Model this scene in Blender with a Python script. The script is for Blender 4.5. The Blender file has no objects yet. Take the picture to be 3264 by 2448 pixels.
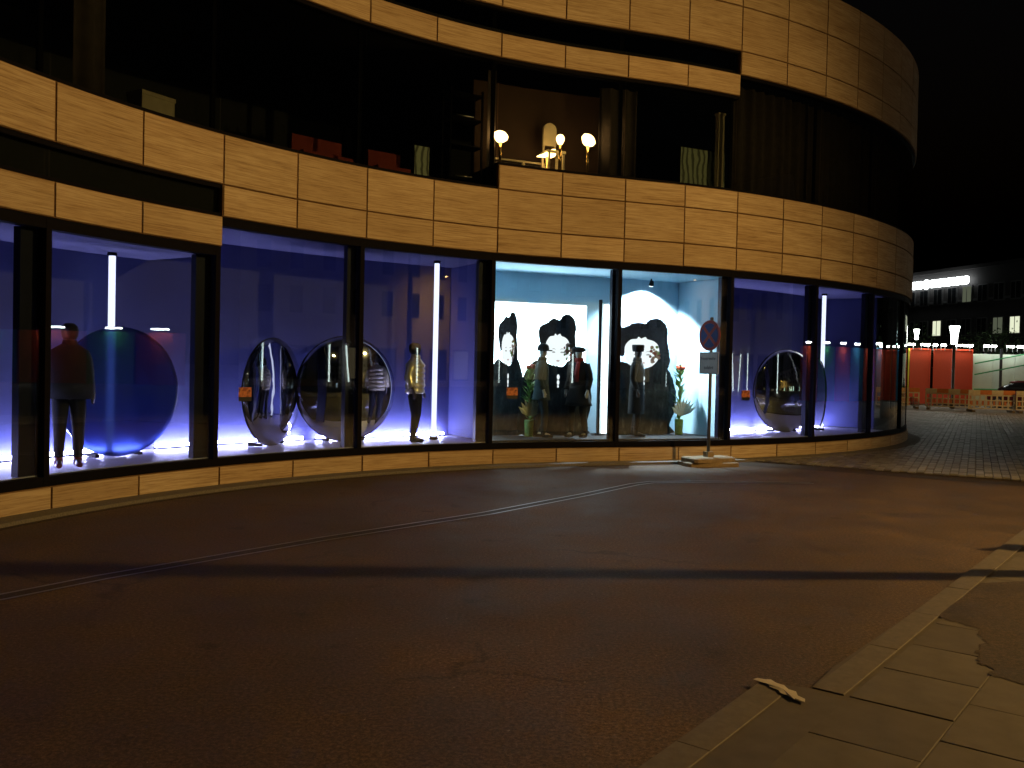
import bpy, math, random
from mathutils import Vector, Matrix
R = math.radians
random.seed(7)
scene = bpy.context.scene
C = scene.collection

# ------------------------------------------------------------------ camera, sky, moon, exposure
cam_d = bpy.data.cameras.new('camera')
cam = bpy.data.objects.new('camera', cam_d); C.objects.link(cam)
cam_d.sensor_width = 36.0
cam_d.lens = 2905.0 / 3264.0 * 36.0
cam_d.clip_start = 0.05; cam_d.clip_end = 600
cam.matrix_world = (Matrix.Translation((0, 0, 1.7)) @ Matrix.Rotation(R(90 - 1.181), 4, 'X')
                    @ Matrix.Rotation(R(1.274), 4, 'Z'))
scene.camera = cam
world = bpy.data.worlds.new('World'); scene.world = world; world.use_nodes = True
wn = world.node_tree.nodes; wl = world.node_tree.links
sky = wn.new('ShaderNodeTexSky'); sky.sky_type = 'NISHITA'; sky.sun_disc = False
sky.sun_elevation = R(-4); sky.sun_rotation = R(200)
wl.new(sky.outputs[0], wn['Background'].inputs[0])
wn['Background'].inputs[1].default_value = 0.08
moon_d = bpy.data.lights.new('moon', 'SUN'); moon_d.energy = 0.004; moon_d.angle = R(0.5)
moon = bpy.data.objects.new('moon', moon_d); C.objects.link(moon); moon.rotation_euler = (R(40), 0, R(160))
vs = scene.view_settings
vs.view_transform = 'Standard'; vs.look = 'None'; vs.exposure = 0.0; vs.gamma = 1.0; vs.use_curve_mapping = False
cy = scene.cycles
cy.use_denoising = True
cy.max_bounces = 8; cy.transparent_max_bounces = 24; cy.glossy_bounces = 5; cy.diffuse_bounces = 4
cy.sample_clamp_indirect = 6.0; cy.caustics_reflective = False; cy.caustics_refractive = False

# ------------------------------------------------------------------ materials
def rgb(c): return (c[0], c[1], c[2], 1.0)
class NT:
    def __init__(s, name):
        s.m = bpy.data.materials.new(name); s.m.use_nodes = True
        s.t = s.m.node_tree; s.n = s.t.nodes; s.l = s.t.links
        s.b = s.n['Principled BSDF']; s.o = s.n['Material Output']
    def new(s, typ, **kw):
        n = s.n.new(typ)
        for k, v in kw.items(): setattr(n, k, v)
        return n
    def link(s, a, b): s.l.new(a, b)
    def coord(s, kind='Object', scale=(1, 1, 1), rand=False):
        tc = s.new('ShaderNodeTexCoord'); mp = s.new('ShaderNodeMapping')
        mp.inputs['Scale'].default_value = scale
        s.link(tc.outputs[kind], mp.inputs['Vector'])
        if rand:
            oi = s.new('ShaderNodeObjectInfo'); mu = s.new('ShaderNodeMath', operation='MULTIPLY'); mu.inputs[1].default_value = 57.0
            s.link(oi.outputs['Random'], mu.inputs[0]); s.link(mu.outputs[0], mp.inputs['Location'])
        return mp.outputs[0]
    def noise(s, vec, scale, detail=4, rough=0.6):
        n = s.new('ShaderNodeTexNoise'); n.inputs['Scale'].default_value = scale
        n.inputs['Detail'].default_value = detail; n.inputs['Roughness'].default_value = rough
        s.link(vec, n.inputs['Vector']); return n.outputs['Fac']
    def ramp(s, fac, stops):
        r = s.new('ShaderNodeValToRGB'); e = r.color_ramp.elements
        while len(e) < len(stops): e.new(0.5)
        for k, (p, c) in enumerate(stops): e[k].position = p; e[k].color = rgb(c)
        s.link(fac, r.inputs[0]); return r.outputs[0]
    def mixc(s, fac, a, b, mode='MIX'):
        m = s.new('ShaderNodeMix', data_type='RGBA', blend_type=mode)
        for sock, v in ((m.inputs[0], fac), (m.inputs[6], a), (m.inputs[7], b)):
            if isinstance(v, (int, float)): sock.default_value = v
            elif isinstance(v, tuple): sock.default_value = rgb(v)
            else: s.link(v, sock)
        return m.outputs[2]
    def bump(s, h, strength=0.3, dist=0.01):
        b = s.new('ShaderNodeBump'); b.inputs['Strength'].default_value = strength; b.inputs['Distance'].default_value = dist
        s.link(h, b.inputs['Height']); s.link(b.outputs[0], s.b.inputs['Normal'])

def plain(name, col, rough=0.6, metal=0.0, var=0.12, scale=9.0, spec=0.5):
    n = NT(name); v = n.coord('Object')
    f = n.noise(v, scale, 5)
    a = tuple(max(0, c * (1 - var)) for c in col); b = tuple(min(1, c * (1 + var)) for c in col)
    n.link(n.ramp(f, [(0.3, a), (0.7, b)]), n.b.inputs['Base Color'])
    n.b.inputs['Roughness'].default_value = rough; n.b.inputs['Metallic'].default_value = metal
    n.b.inputs['Specular IOR Level'].default_value = spec
    return n.m

def glow(name, col, strength):
    n = NT(name); e = n.new('ShaderNodeEmission')
    e.inputs[0].default_value = rgb(col); e.inputs[1].default_value = strength
    n.link(e.outputs[0], n.o.inputs[0]); return n.m

def stone_mat():
    n = NT('travertine')
    big = n.noise(n.coord('UV', (0.5, 3.2, 1), True), 1.0, 5, 0.65)
    patch = n.noise(n.coord('UV', (1.1, 2.2, 1), True), 1.0, 3, 0.5)
    fine = n.noise(n.coord('UV', (1.9, 66.0, 1), True), 1.0, 5, 0.75)
    mid = n.noise(n.coord('UV', (0.85, 25.0, 1), True), 1.0, 6, 0.72)
    base = n.ramp(big, [(0.3, (0.45, 0.355, 0.235)), (0.55, (0.52, 0.43, 0.30)), (0.75, (0.56, 0.475, 0.35))])
    strk = n.ramp(mid, [(0.30, (0.30, 0.20, 0.11)), (0.46, (0.86, 0.82, 0.77)), (0.62, (1, 1, 1))])
    oi = n.new('ShaderNodeObjectInfo')
    amt = n.ramp(patch, [(0.38, (0.22,) * 3), (0.66, (1.0,) * 3)])
    own = n.ramp(oi.outputs['Random'], [(0.0, (0.35,) * 3), (0.55, (0.8,) * 3), (1.0, (1.0,) * 3)])
    m0 = n.mixc(1.0, amt, own, 'MULTIPLY'); bw = n.new('ShaderNodeRGBToBW'); n.link(m0, bw.inputs[0])
    c1 = n.mixc(bw.outputs[0], base, n.mixc(1.0, base, strk, 'MULTIPLY'))
    fl = n.ramp(fine, [(0.36, (0.46, 0.36, 0.25)), (0.56, (1, 1, 1))])
    c2 = n.mixc(0.7, c1, fl, 'MULTIPLY')
    tone = n.ramp(oi.outputs['Random'], [(0.0, (0.80, 0.76, 0.70)), (0.35, (1.04, 1.02, 0.99)), (0.7, (0.90, 0.88, 0.84)), (1.0, (1.02, 0.97, 0.90))])
    c3 = n.mixc(1.0, c2, tone, 'MULTIPLY')
    n.link(c3, n.b.inputs['Base Color'])
    n.b.inputs['Roughness'].default_value = 0.75; n.b.inputs['Specular IOR Level'].default_value = 0.2
    n.bump(mid, 0.3, 0.005)
    return n.m

def asphalt_mat(name, dark=1.0):
    n = NT(name); v = n.coord('Object')
    sp = n.noise(v, 42.0, 5, 0.9); mid = n.noise(v, 1.3, 6, 0.65); big = n.noise(v, 0.35, 4, 0.55)
    base = n.ramp(sp, [(0.32, (0.020, 0.014, 0.011)), (0.50, (0.080, 0.058, 0.046)), (0.68, (0.230, 0.175, 0.14))])
    w = n.ramp(mid, [(0.28, (0.58, 0.58, 0.59)), (0.5, (0.95, 0.94, 0.93)), (0.72, (1.30, 1.25, 1.18))])
    w2 = n.ramp(big, [(0.35, (0.66, 0.65, 0.65)), (0.65, (1.2, 1.17, 1.13))])
    c = n.mixc(1.0, n.mixc(1.0, base, w, 'MULTIPLY'), w2, 'MULTIPLY')
    vo = n.new('ShaderNodeTexVoronoi', feature='DISTANCE_TO_EDGE'); vo.inputs['Scale'].default_value = 0.33
    dv = n.new('ShaderNodeTexNoise'); dv.inputs['Scale'].default_value = 1.6; dv.inputs['Detail'].default_value = 6; n.link(v, dv.inputs['Vector'])
    ad = n.new('ShaderNodeVectorMath', operation='MULTIPLY_ADD'); ad.inputs[1].default_value = (.9, .9, .9); n.link(dv.outputs['Color'], ad.inputs[0]); n.link(v, ad.inputs[2]); n.link(ad.outputs[0], vo.inputs['Vector'])
    crack = n.ramp(vo.outputs['Distance'], [(0.0, (0.45,) * 3), (0.006, (0.62,) * 3), (0.012, (1,) * 3)])
    c = n.mixc(n.ramp(big, [(.48, (0,) * 3), (.60, (1,) * 3)]), c, n.mixc(1.0, c, crack, 'MULTIPLY'))
    st = n.noise(n.coord('Object', (1, 1, 1)), 2.7, 3, .5)
    c = n.mixc(1.0, c, n.ramp(st, [(.27, (.55,) * 3), (.36, (1,) * 3)]), 'MULTIPLY')
    grit = n.noise(v, 31.0, 2, .5)
    c = n.mixc(n.ramp(grit, [(.735, (0,) * 3), (.755, (1,) * 3)]), c, (.22, .20, .17))
    c = n.mixc(1.0, c, (dark * .80, dark * .72, dark * .60), 'MULTIPLY')
    n.link(c, n.b.inputs['Base Color'])
    n.link(n.ramp(mid, [(0.3, (0.62,) * 3), (0.7, (0.85,) * 3)]), n.b.inputs['Roughness'])
    n.b.inputs['Specular IOR Level'].default_value = 0.35
    n.bump(sp, 0.5, 0.008)
    return n.m

def glass_mat(name, tint=(0.80, 0.86, 0.88), refl=1.0):
    n = NT(name)
    tr = n.new('ShaderNodeBsdfTransparent'); tr.inputs[0].default_value = rgb(tint)
    gl = n.new('ShaderNodeBsdfGlossy'); gl.inputs['Roughness'].default_value = 0.0; gl.inputs[0].default_value = (1, 1, 1, 1)
    lw = n.new('ShaderNodeLayerWeight'); lw.inputs[0].default_value = 0.5
    p = n.new('ShaderNodeMath', operation='POWER'); p.inputs[1].default_value = 4.0; n.link(lw.outputs['Facing'], p.inputs[0])
    ma = n.new('ShaderNodeMath', operation='MULTIPLY_ADD'); ma.inputs[1].default_value = 0.9; ma.inputs[2].default_value = 0.05 * refl
    ma.use_clamp = True; n.link(p.outputs[0], ma.inputs[0])
    v = n.coord('Object'); n1 = n.noise(v, 0.7, 2)
    b = n.new('ShaderNodeBump'); b.inputs['Strength'].default_value = 0.012; b.inputs['Distance'].default_value = 0.02
    n.link(n1, b.inputs['Height']); n.link(b.outputs[0], gl.inputs['Normal'])
    mx = n.new('ShaderNodeMixShader'); n.link(ma.outputs[0], mx.inputs[0]); n.link(tr.outputs[0], mx.inputs[1]); n.link(gl.outputs[0], mx.inputs[2])
    n.link(mx.outputs[0], n.o.inputs[0]); return n.m

def mirror_mat(name, col, rough, wave=0.12):
    n = NT(name); v = n.coord('Object')
    f = n.noise(v, 2.2, 2, 0.4)
    n.b.inputs['Base Color'].default_value = rgb(col); n.b.inputs['Metallic'].default_value = 1.0
    n.b.inputs['Roughness'].default_value = rough
    n.bump(f, wave, 0.05)
    return n.m

def acrylic_mat():
    n = NT('blue_acrylic')
    n.b.inputs['Base Color'].default_value = (0.025, 0.045, 0.17, 1); n.b.inputs['Roughness'].default_value = 0.62
    n.b.inputs['Transmission Weight'].default_value = 0.75; n.b.inputs['IOR'].default_value = 1.15
    f = n.noise(n.coord('Object'), 3.0, 2); n.bump(f, 0.05, 0.02)
    return n.m

M = {}
M['stone'] = stone_mat()
M['asphalt'] = asphalt_mat('asphalt')
M['tar'] = asphalt_mat('fresh_tar', 0.45)
M['joint'] = plain('joint_shadow_gap', (0.19, 0.12, 0.065), 0.95, spec=0.1)
M['backing'] = plain('insulated_backing_wall', (0.10, 0.075, 0.05), 0.9)
M['frame'] = plain('anodised_dark_frame', (0.0035, 0.0035, 0.006), 0.75, 0.0, spec=0.06)
M['mullion'] = plain('dark_blue_mullion', (0.006, 0.007, 0.022), 0.5, 0.0, spec=.15)
M['glass'] = glass_mat('shop_glass', refl=1.15)
M['glass_up'] = glass_mat('office_glass', (0.62, 0.66, 0.66), 1.0)
M['wall_violet'] = plain('display_wall_violet', (0.036, 0.042, 0.150), 0.8, var=0.06, scale=2.0)
M['floor_white'] = plain('display_floor_lacquer', (0.55, 0.53, 0.68), 0.45, var=0.04)
M['ceiling'] = plain('display_ceiling', (0.12, 0.12, 0.23), 0.8, var=0.05)
M['ceiling_dark'] = plain('display_ceiling_dark', (0.045, 0.045, 0.10), 0.8, var=0.05)
M['wall_pale'] = plain('booth_wall_pale_blue', (0.46, 0.66, 0.80), 0.7, var=0.05, scale=2.0)
M['white'] = plain('white_board', (0.80, 0.82, 0.84), 0.6, var=0.04)
M['black'] = plain('black_cloth', (0.006, 0.006, 0.008), 0.9, var=0.3, scale=30)
M['char'] = plain('charcoal_cloth', (0.022, 0.027, 0.029), 0.9, var=0.3, scale=25)
M['greygreen'] = plain('grey_green_wool', (0.045, 0.06, 0.055), 0.95, var=0.2, scale=40)
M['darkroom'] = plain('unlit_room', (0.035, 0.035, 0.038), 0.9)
M['skin'] = plain('mannequin_resin', (0.55, 0.52, 0.49), 0.4)
M['darkskin'] = plain('dark_mannequin_resin', (0.05, 0.035, 0.03), 0.4)
M['gold'] = plain('gold_quilted_foil', (0.92, 0.80, 0.52), 0.25, 0.5, var=0.15, scale=14)
M['redleather'] = plain('dark_red_leather', (0.16, 0.015, 0.02), 0.35)
M['redscarf'] = plain('red_scarf', (0.30, 0.03, 0.03), 0.9)
M['steel'] = plain('galvanised_steel', (0.30, 0.31, 0.32), 0.45, 0.7)
M['polemat'] = plain('dark_painted_pole', (0.020, 0.024, 0.030), 0.5)
M['tube'] = glow('violet_led_tube', (0.78, 0.75, 1.0), 2.2)
M['floorled'] = glow('violet_led_strip', (0.60, 0.54, 1.0), 230.0)
M['mirror'] = mirror_mat('dark_chrome_mirror', (0.42, 0.42, 0.45), 0.03, 0.10)
M['goldmirror'] = mirror_mat('champagne_mirror', (0.75, 0.70, 0.52), 0.03, 0.16)
M['acrylic'] = acrylic_mat()

# ------------------------------------------------------------------ mesh builder
class MB:
    def __init__(s): s.v = []; s.f = []; s.uv = []; s.smooth = False
    def add(s, vs, fs, uvs=None):
        o = len(s.v); s.v += [tuple(p) for p in vs]; s.f += [tuple(i + o for i in f) for f in fs]
        s.uv += (uvs if uvs else [(0, 0)] * len(vs))
        return s
    def box(s, c, d, rz=0.0, m=None):
        x, y, z = d[0] / 2, d[1] / 2, d[2] / 2
        T = m if m is not None else Matrix.Translation(c) @ Matrix.Rotation(rz, 4, 'Z')
        vs = [T @ Vector((a * x, b * y, e * z)) for e in (-1, 1) for a, b in ((-1, -1), (1, -1), (1, 1), (-1, 1))]
        return s.add(vs, [(3, 2, 1, 0), (4, 5, 6, 7), (0, 1, 5, 4), (1, 2, 6, 5), (2, 3, 7, 6), (3, 0, 4, 7)])
    def tube(s, pts, rad, n=10, flat=1.0):
        pts = [Vector(p) for p in pts]
        if isinstance(rad, (int, float)): rad = [rad] * len(pts)
        vs = []
        for i, p in enumerate(pts):
            d = (pts[min(i + 1, len(pts) - 1)] - pts[max(i - 1, 0)]).normalized()
            a = Vector((0, 0, 1)) if abs(d.z) < 0.9 else Vector((0, 1, 0))
            x = d.cross(a).normalized(); y = d.cross(x)
            for k in range(n):
                t = 2 * math.pi * k / n
                vs.append(p + (x * math.cos(t) + y * math.sin(t) * flat) * rad[i])
        fs = [(i * n + k, i * n + (k + 1) % n, (i + 1) * n + (k + 1) % n, (i + 1) * n + k) for i in range(len(pts) - 1) for k in range(n)]
        fs += [tuple(range(n))[::-1], tuple((len(pts) - 1) * n + k for k in range(n))]
        s.smooth = True
        return s.add(vs, fs)
    def loft(s, rings, n=20):
        """rings: (cx, cy, z, rx, ry)"""
        vs = []
        for cx, cy_, z, rx, ry in rings:
            for k in range(n):
                t = 2 * math.pi * k / n; vs.append((cx + rx * math.cos(t), cy_ + ry * math.sin(t), z))
        m = len(rings)
        fs = [(i * n + k, i * n + (k + 1) % n, (i + 1) * n + (k + 1) % n, (i + 1) * n + k) for i in range(m - 1) for k in range(n)]
        fs += [tuple(range(n))[::-1], tuple((m - 1) * n + k for k in range(n))]
        s.smooth = True
        return s.add(vs, fs)
    def prism(s, poly, T, th):
        """poly (x, z) outline in T's xz plane, thickness th along y"""
        n = len(poly)
        vs = [T @ Vector((x, 0, z)) for x, z in poly] + [T @ Vector((x, th, z)) for x, z in poly]
        fs = [tuple(range(n)), tuple(range(2 * n - 1, n - 1, -1))] + [(i, i + n, (i + 1) % n + n, (i + 1) % n) for i in range(n)]
        return s.add(vs, fs)
    def build(s, name, mat, parent=None, smooth=None):
        me = bpy.data.meshes.new(name); me.from_pydata(s.v, [], s.f); me.update()
        uvl = me.uv_layers.new(name='uv')
        for li, lo in enumerate(me.loops): uvl.data[li].uv = s.uv[lo.vertex_index]
        if smooth if smooth is not None else s.smooth:
            for p in me.polygons: p.use_smooth = len(p.vertices) == 4
        me.materials.append(M[mat] if isinstance(mat, str) else mat)
        o = bpy.data.objects.new(name, me); C.objects.link(o)
        if parent is not None: o.parent = parent
        return o

def tag(o, label=None, cat=None, group=None, kind=None):
    if label: o['label'] = label
    if cat: o['category'] = cat
    if group: o['group'] = group
    if kind: o['kind'] = kind
    return o
def thing(name, label, cat, loc=(0, 0, 0), rz=0.0, group=None):
    o = bpy.data.objects.new(name, None); C.objects.link(o); o.empty_display_size = 0.2
    o.location = loc; o.rotation_euler = (0, 0, rz)
    return tag(o, label, cat, group)
def copy_tree(o, parent=None):
    c = o.copy(); C.objects.link(c); c.parent = parent
    for ch in list(o.children): copy_tree(ch, c)
    return c
def spline(pts, sub=4):
    n = len(pts); out = []
    for i in range(n):
        p0, p1, p2, p3 = pts[i - 1], pts[i], pts[(i + 1) % n], pts[(i + 2) % n]
        for k in range(sub):
            u = k / sub
            out.append(tuple(0.5 * (2 * p1[a] + (p2[a] - p0[a]) * u + (2 * p0[a] - 5 * p1[a] + 4 * p2[a] - p3[a]) * u * u
                       + (-p0[a] + 3 * p1[a] - 3 * p2[a] + p3[a]) * u ** 3) for a in (0, 1)))
    return out
def ellipse(cx, cz, rx, rz, n=24): return [(cx + rx * math.cos(2 * math.pi * k / n), cz + rz * math.sin(2 * math.pi * k / n)) for k in range(n)]

# ------------------------------------------------------------------ the curved facade line (plan, metres); s counts stone panels
W = 1.206
JP = [(-4.93, 9.788), (-4.442, 10.89), (-3.816, 11.939), (-3.083, 12.91), (-2.243, 13.788), (-1.307, 14.557), (-0.293, 15.201),
      (0.792, 15.711), (1.925, 16.13), (3.056, 16.552), (4.135, 17.061), (5.169, 17.667), (6.152, 18.353), (7.076, 19.126), (7.929, 19.975)]
for th in (72, 77, 80): JP.insert(0, (JP[0][0] - W * math.cos(R(th)), JP[0][1] - W * math.sin(R(th))))
for th in (49.5, 55, 61, 67, 74, 82, 91, 100, 110, 121, 132): JP.append((JP[-1][0] + W * math.cos(R(th)), JP[-1][1] + W * math.sin(R(th))))
def curve(s):
    x = s + 3; i = int(min(max(math.floor(x), 1), len(JP) - 3)); u = x - i
    p0, p1, p2, p3 = (Vector(JP[k]) for k in (i - 1, i, i + 1, i + 2))
    P = 0.5 * (2 * p1 + (p2 - p0) * u + (2 * p0 - 5 * p1 + 4 * p2 - p3) * u * u + (-p0 + 3 * p1 - 3 * p2 + p3) * u ** 3)
    T = (p2 - p0) + 2 * (2 * p0 - 5 * p1 + 4 * p2 - p3) * u + 3 * (-p0 + 3 * p1 - 3 * p2 + p3) * u * u
    return P, T.normalized()
def off(s, t, z=0.0):
    P, T = curve(s); return Vector((P.x - t * T.y, P.y + t * T.x, z))
def heading(s): T = curve(s)[1]; return math.atan2(T.y, T.x)
def frame_at(s, t, z=0.0, turn=0.0): return Matrix.Translation(off(s, t, z)) @ Matrix.Rotation(heading(s) + turn, 4, 'Z')

def shell(mb, s0, s1, z0, z1, t0, t1, seg=4, gap=0.0):
    """a slab that follows the facade line from s0 to s1, between depths t0 (front) and t1"""
    g = gap / W; s0 += g / 2; s1 -= g / 2; z0 += gap / 2; z1 -= gap / 2
    vs = []; uv = []
    for k in range(seg + 1):
        s = s0 + (s1 - s0) * k / seg
        for t, z in ((t0, z0), (t0, z1), (t1, z1), (t1, z0)):
            vs.append(off(s, t, z)); uv.append((s * W + t, z))
    fs = []
    for k in range(seg):
        a = k * 4; b = a + 4
        for e in range(4): fs.append((a + e, b + e, b + (e + 1) % 4, a + (e + 1) % 4)[::-1])
    fs += [(0, 1, 2, 3)[::-1], tuple(seg * 4 + e for e in range(4))]
    return mb.add(vs, fs, uv)

zP, zW2, zLb, zLa, zU, zU2, zT1, zT2, zT3, zT4, zT5 = 0.287, 3.168, 3.56, 3.976, 4.63, 5.034, 6.799, 7.199, 7.631, 8.451, 9.246
SA, SB = -2, 20
store = thing('department_store', 'curved department store clad in travertine panels with lit shop windows', 'building', off(7, 0, 0))
inv = Matrix.Translation(-store.location)
def spart(mb, name, mat, smooth=None, parent=None):
    p = parent or store
    mb.v = [tuple(Vector(v) - store.location) for v in mb.v]
    return mb.build(name, mat, p, smooth)

# --- setting: ground
def sheet(name, poly, z, mat, th=0.0, **kw):
    mb = MB(); n = len(poly)
    if th:
        mb.add([(x, y, z) for x, y in poly] + [(x, y, z - th) for x, y in poly],
               [tuple(range(n)), tuple(range(2 * n - 1, n - 1, -1))] + [(i, i + n, (i + 1) % n + n, (i + 1) % n) for i in range(n)])
    else: mb.add([(x, y, z) for x, y in poly], [tuple(range(n))])
    return mb.build(name, mat)
tag(sheet('road', [(-150, -150), (250, -150), (250, 300), (-150, 300)], 0.0, 'asphalt'), kind='structure')

# cobbled square right of the store, and the paved footway in the foreground
M['cobble'] = plain('cobble_stone', (0.17, 0.16, 0.145), 0.7, var=0.35, scale=3.0)
M['cobble_bed'] = plain('cobble_bedding_sand', (0.12, 0.11, 0.095), 0.95)
M['slab'] = plain('concrete_paving_slab', (0.080, 0.068, 0.058), 0.8, var=0.22, scale=5.0)
M['slab_dark'] = plain('damp_paving_slab', (0.068, 0.056, 0.048), 0.75, var=0.22, scale=5.0)
M['kerb'] = plain('granite_kerb', (0.095, 0.080, 0.066), 0.75, var=0.2, scale=20.0)
M['gravel'] = plain('grey_drip_strip', (0.13, 0.12, 0.105), 0.9, var=0.35, scale=60.0)

sq = [(4.64, 16.95), (6.42, 15.85), (8.34, 14.75), (14, 11.4), (60, 11.4), (90, 30), (90, 78), (5, 78), (5, 26), (6.6, 19.4)]
tag(sheet('cobbled_square', sq, 0.012, 'cobble_bed'), kind='structure')
# cobbles: nearest rows as real stones, joined (far beyond counting)
def inside(p, poly):
    r = False; j = len(poly) - 1
    for i in range(len(poly)):
        (xi, yi), (xj, yj) = poly[i], poly[j]
        if (yi > p[1]) != (yj > p[1]) and p[0] < (xj - xi) * (p[1] - yi) / (yj - yi) + xi: r = not r
        j = i
    return r
def stones(name, parent, cells, ang, lx, ly, h, mat, jit=0.004):
    mb = MB()
    for (x, y) in cells:
        w = lx / 2 - 0.004; d = ly / 2 - 0.004; z = 0.012 + h + random.uniform(-jit, jit); b = 0.006
        ca, sa = math.cos(ang), math.sin(ang); vs = []
        for k, (e, zz) in enumerate(((0, 0.010), (0, z - b), (b, z))):
            for a, c in ((-1, -1), (1, -1), (1, 1), (-1, 1)):
                px, py = a * (w - e), c * (d - e); vs.append((x + px * ca - py * sa, y + px * sa + py * ca, zz))
        fs = [(8, 9, 10, 11)] + [(r * 4 + i, r * 4 + (i + 1) % 4, r * 4 + 4 + (i + 1) % 4, r * 4 + 4 + i) for r in (0, 1) for i in range(4)]
        mb.add(vs, fs, [(x, y)] * 12)
    o = mb.build(name, mat, parent); return o
ang = R(63); ca, sa = math.cos(ang), math.sin(ang)
hit = []
for i in range(-12, 240):
    for j in range(-100, 150):
        lx, ly = i * 0.24 + (0.12 if j % 2 else 0), j * 0.13
        x, y = 6.0 + lx * ca - ly * sa, 15.0 + lx * sa + ly * ca
        if not inside((x, y), sq): continue
        if y > 45 or x > 0.62 * y + 0.6 or x < 0.36 * y - 2.2: continue
        hit.append((x, y))
hit = [p for p in hit if p[0] ** 2 + p[1] ** 2 < 46 ** 2]
def cobble_mat():
    n = NT('cobble_setts')
    f = n.noise(n.coord('UV', (7.3, 7.3, 1)), 9.0, 1); g = n.noise(n.coord('Object'), 0.5, 4); k = n.noise(n.coord('Object'), 40, 3)
    c = n.ramp(f, [(0.3, (0.10, 0.088, 0.075)), (0.5, (0.17, 0.16, 0.14)), (0.7, (0.27, 0.26, 0.235))])
    c = n.mixc(1.0, c, n.ramp(g, [(0.3, (0.7, 0.68, 0.66)), (0.7, (1.2, 1.2, 1.2))]), 'MULTIPLY')
    c = n.mixc(0.5, c, n.ramp(k, [(0.3, (0.7, 0.7, 0.7)), (0.7, (1.2, 1.2, 1.2))]), 'MULTIPLY')
    n.link(c, n.b.inputs['Base Color']); n.b.inputs['Roughness'].default_value = 0.55
    n.bump(k, 0.4, 0.006); return n.m
M['setts'] = cobble_mat()
o = stones('cobbles', None, hit, ang, 0.24, 0.13, 0.022, 'setts', 0.003)
tag(o, 'grey rectangular cobbles in rows beyond the store corner', 'cobbles', kind='stuff')

# darker tar strip in front of the cobbles
tag(sheet('tar_strip', [(3.4, 16.55), (5.2, 15.75), (9, 13.5), (14, 10.55), (14, 11.38), (8.30, 14.72), (6.40, 15.82), (4.62, 16.92)], 0.004, 'tar'), kind='structure')

# foreground footway: raised, kerb stones along the road, slabs behind them
edge = [(-0.9, 1.8), (0.6, 3.84), (1.37, 4.88), (1.62, 4.80), (1.86, 5.15), (2.71, 6.2), (4.02, 7.78), (9.2, 14.0)]
foot = edge + [(13.9, 11.2), (30, 11.2), (30, -20), (-20, -20), (-8, -6)]
tag(sheet('footway', foot, 0.0235, 'slab_dark', th=0.0235), kind='structure')
footo = bpy.data.objects['footway']
kd = Vector((2.71 - 1.62, 6.2 - 4.80)).normalized(); kn = Vector((kd.y, -kd.x)); kang = math.atan2(kd.y, kd.x)
def slab(x, y, lx, ly, rz, mat, name='paving_slab', zt=0.028):
    mb = MB(); w, d, b = lx / 2 - 0.0025, ly / 2 - 0.0025, 0.003; zt += random.uniform(-0.0015, 0.0015); tx, ty = random.uniform(-.0015, .0015), random.uniform(-.0015, .0015)
    vs = []
    for e, z in ((0, 0.014), (0, zt - b), (b, zt)):
        for a, c in ((-1, -1), (1, -1), (1, 1), (-1, 1)): vs.append((a * (w - e), c * (d - e), z + (a * tx + c * ty if z > 0.02 else 0)))
    mb.add(vs, [(8, 9, 10, 11)] + [(r * 4 + i, r * 4 + (i + 1) % 4, r * 4 + 4 + (i + 1) % 4, r * 4 + 4 + i) for r in (0, 1) for i in range(4)], [(x, y)] * 12)
    o = mb.build(name, mat, footo); o.location = (x, y, 0); o.rotation_euler = (0, 0, rz); return o
k0 = Vector((1.62, 4.80)) + kn * 0.09
for i in range(0, 9): p = k0 + kd * (0.5 + i * 1.0); slab(p.x, p.y, 1.0, 0.17, kang, 'kerb', 'kerb_stone', 0.031)
k1 = Vector((0.6, 3.84)); k1d = (Vector((1.37, 4.88)) - k1).normalized(); k1n = Vector((k1d.y, -k1d.x)); k1a = math.atan2(k1d.y, k1d.x)
for i in range(-2, 1):
    p = k1 + k1d * (0.78 + i * 1.0) + k1n * 0.09; slab(p.x, p.y, 1.0, 0.17, k1a, 'kerb', 'kerb_stone', 0.031)
for r in range(0, 9):
    for i in range(-3, 10):
        p = k0 + kn * (0.10 + 0.26 + r * 0.5) + kd * (0.3 + (0.3 if r % 2 else 0) + i * 0.6)
        if p.x > 0.60 * p.y + 1.2 or p.y < 3.0 or not inside((p.x, p.y), foot): continue
        if (Vector((p.x, p.y)) - k1).dot(k1n) < 0.5: continue
        slab(p.x, p.y, 0.6, 0.5, kang, random.choice(['slab', 'slab', 'slab_dark']))
M['patch'] = asphalt_mat('tar_patch', 0.6)
po = []
pk = [(3.80, 7.30), (3.40, 6.80), (2.97, 6.27), (3.04, 6.12), (3.10, 5.97), (3.04, 5.80), (2.98, 5.65), (2.84, 5.45), (2.76, 5.28), (2.78, 5.16), (2.69, 5.06), (2.82, 4.92), (3.4, 4.7), (4.6, 5.9), (5.0, 7.6)]
rgp = random.Random(5)
for i, (x, y) in enumerate(pk):
    x1, y1 = pk[(i + 1) % len(pk)]
    for k in range(5): u = k / 5; j = 0.022 if 1 < i < 12 else 0.004; po.append((x + (x1 - x) * u + rgp.uniform(-j, j), y + (y1 - y) * u + rgp.uniform(-j, j)))
tag(sheet('tar_patch', po, 0.0315, 'patch'), kind='structure')

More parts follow.
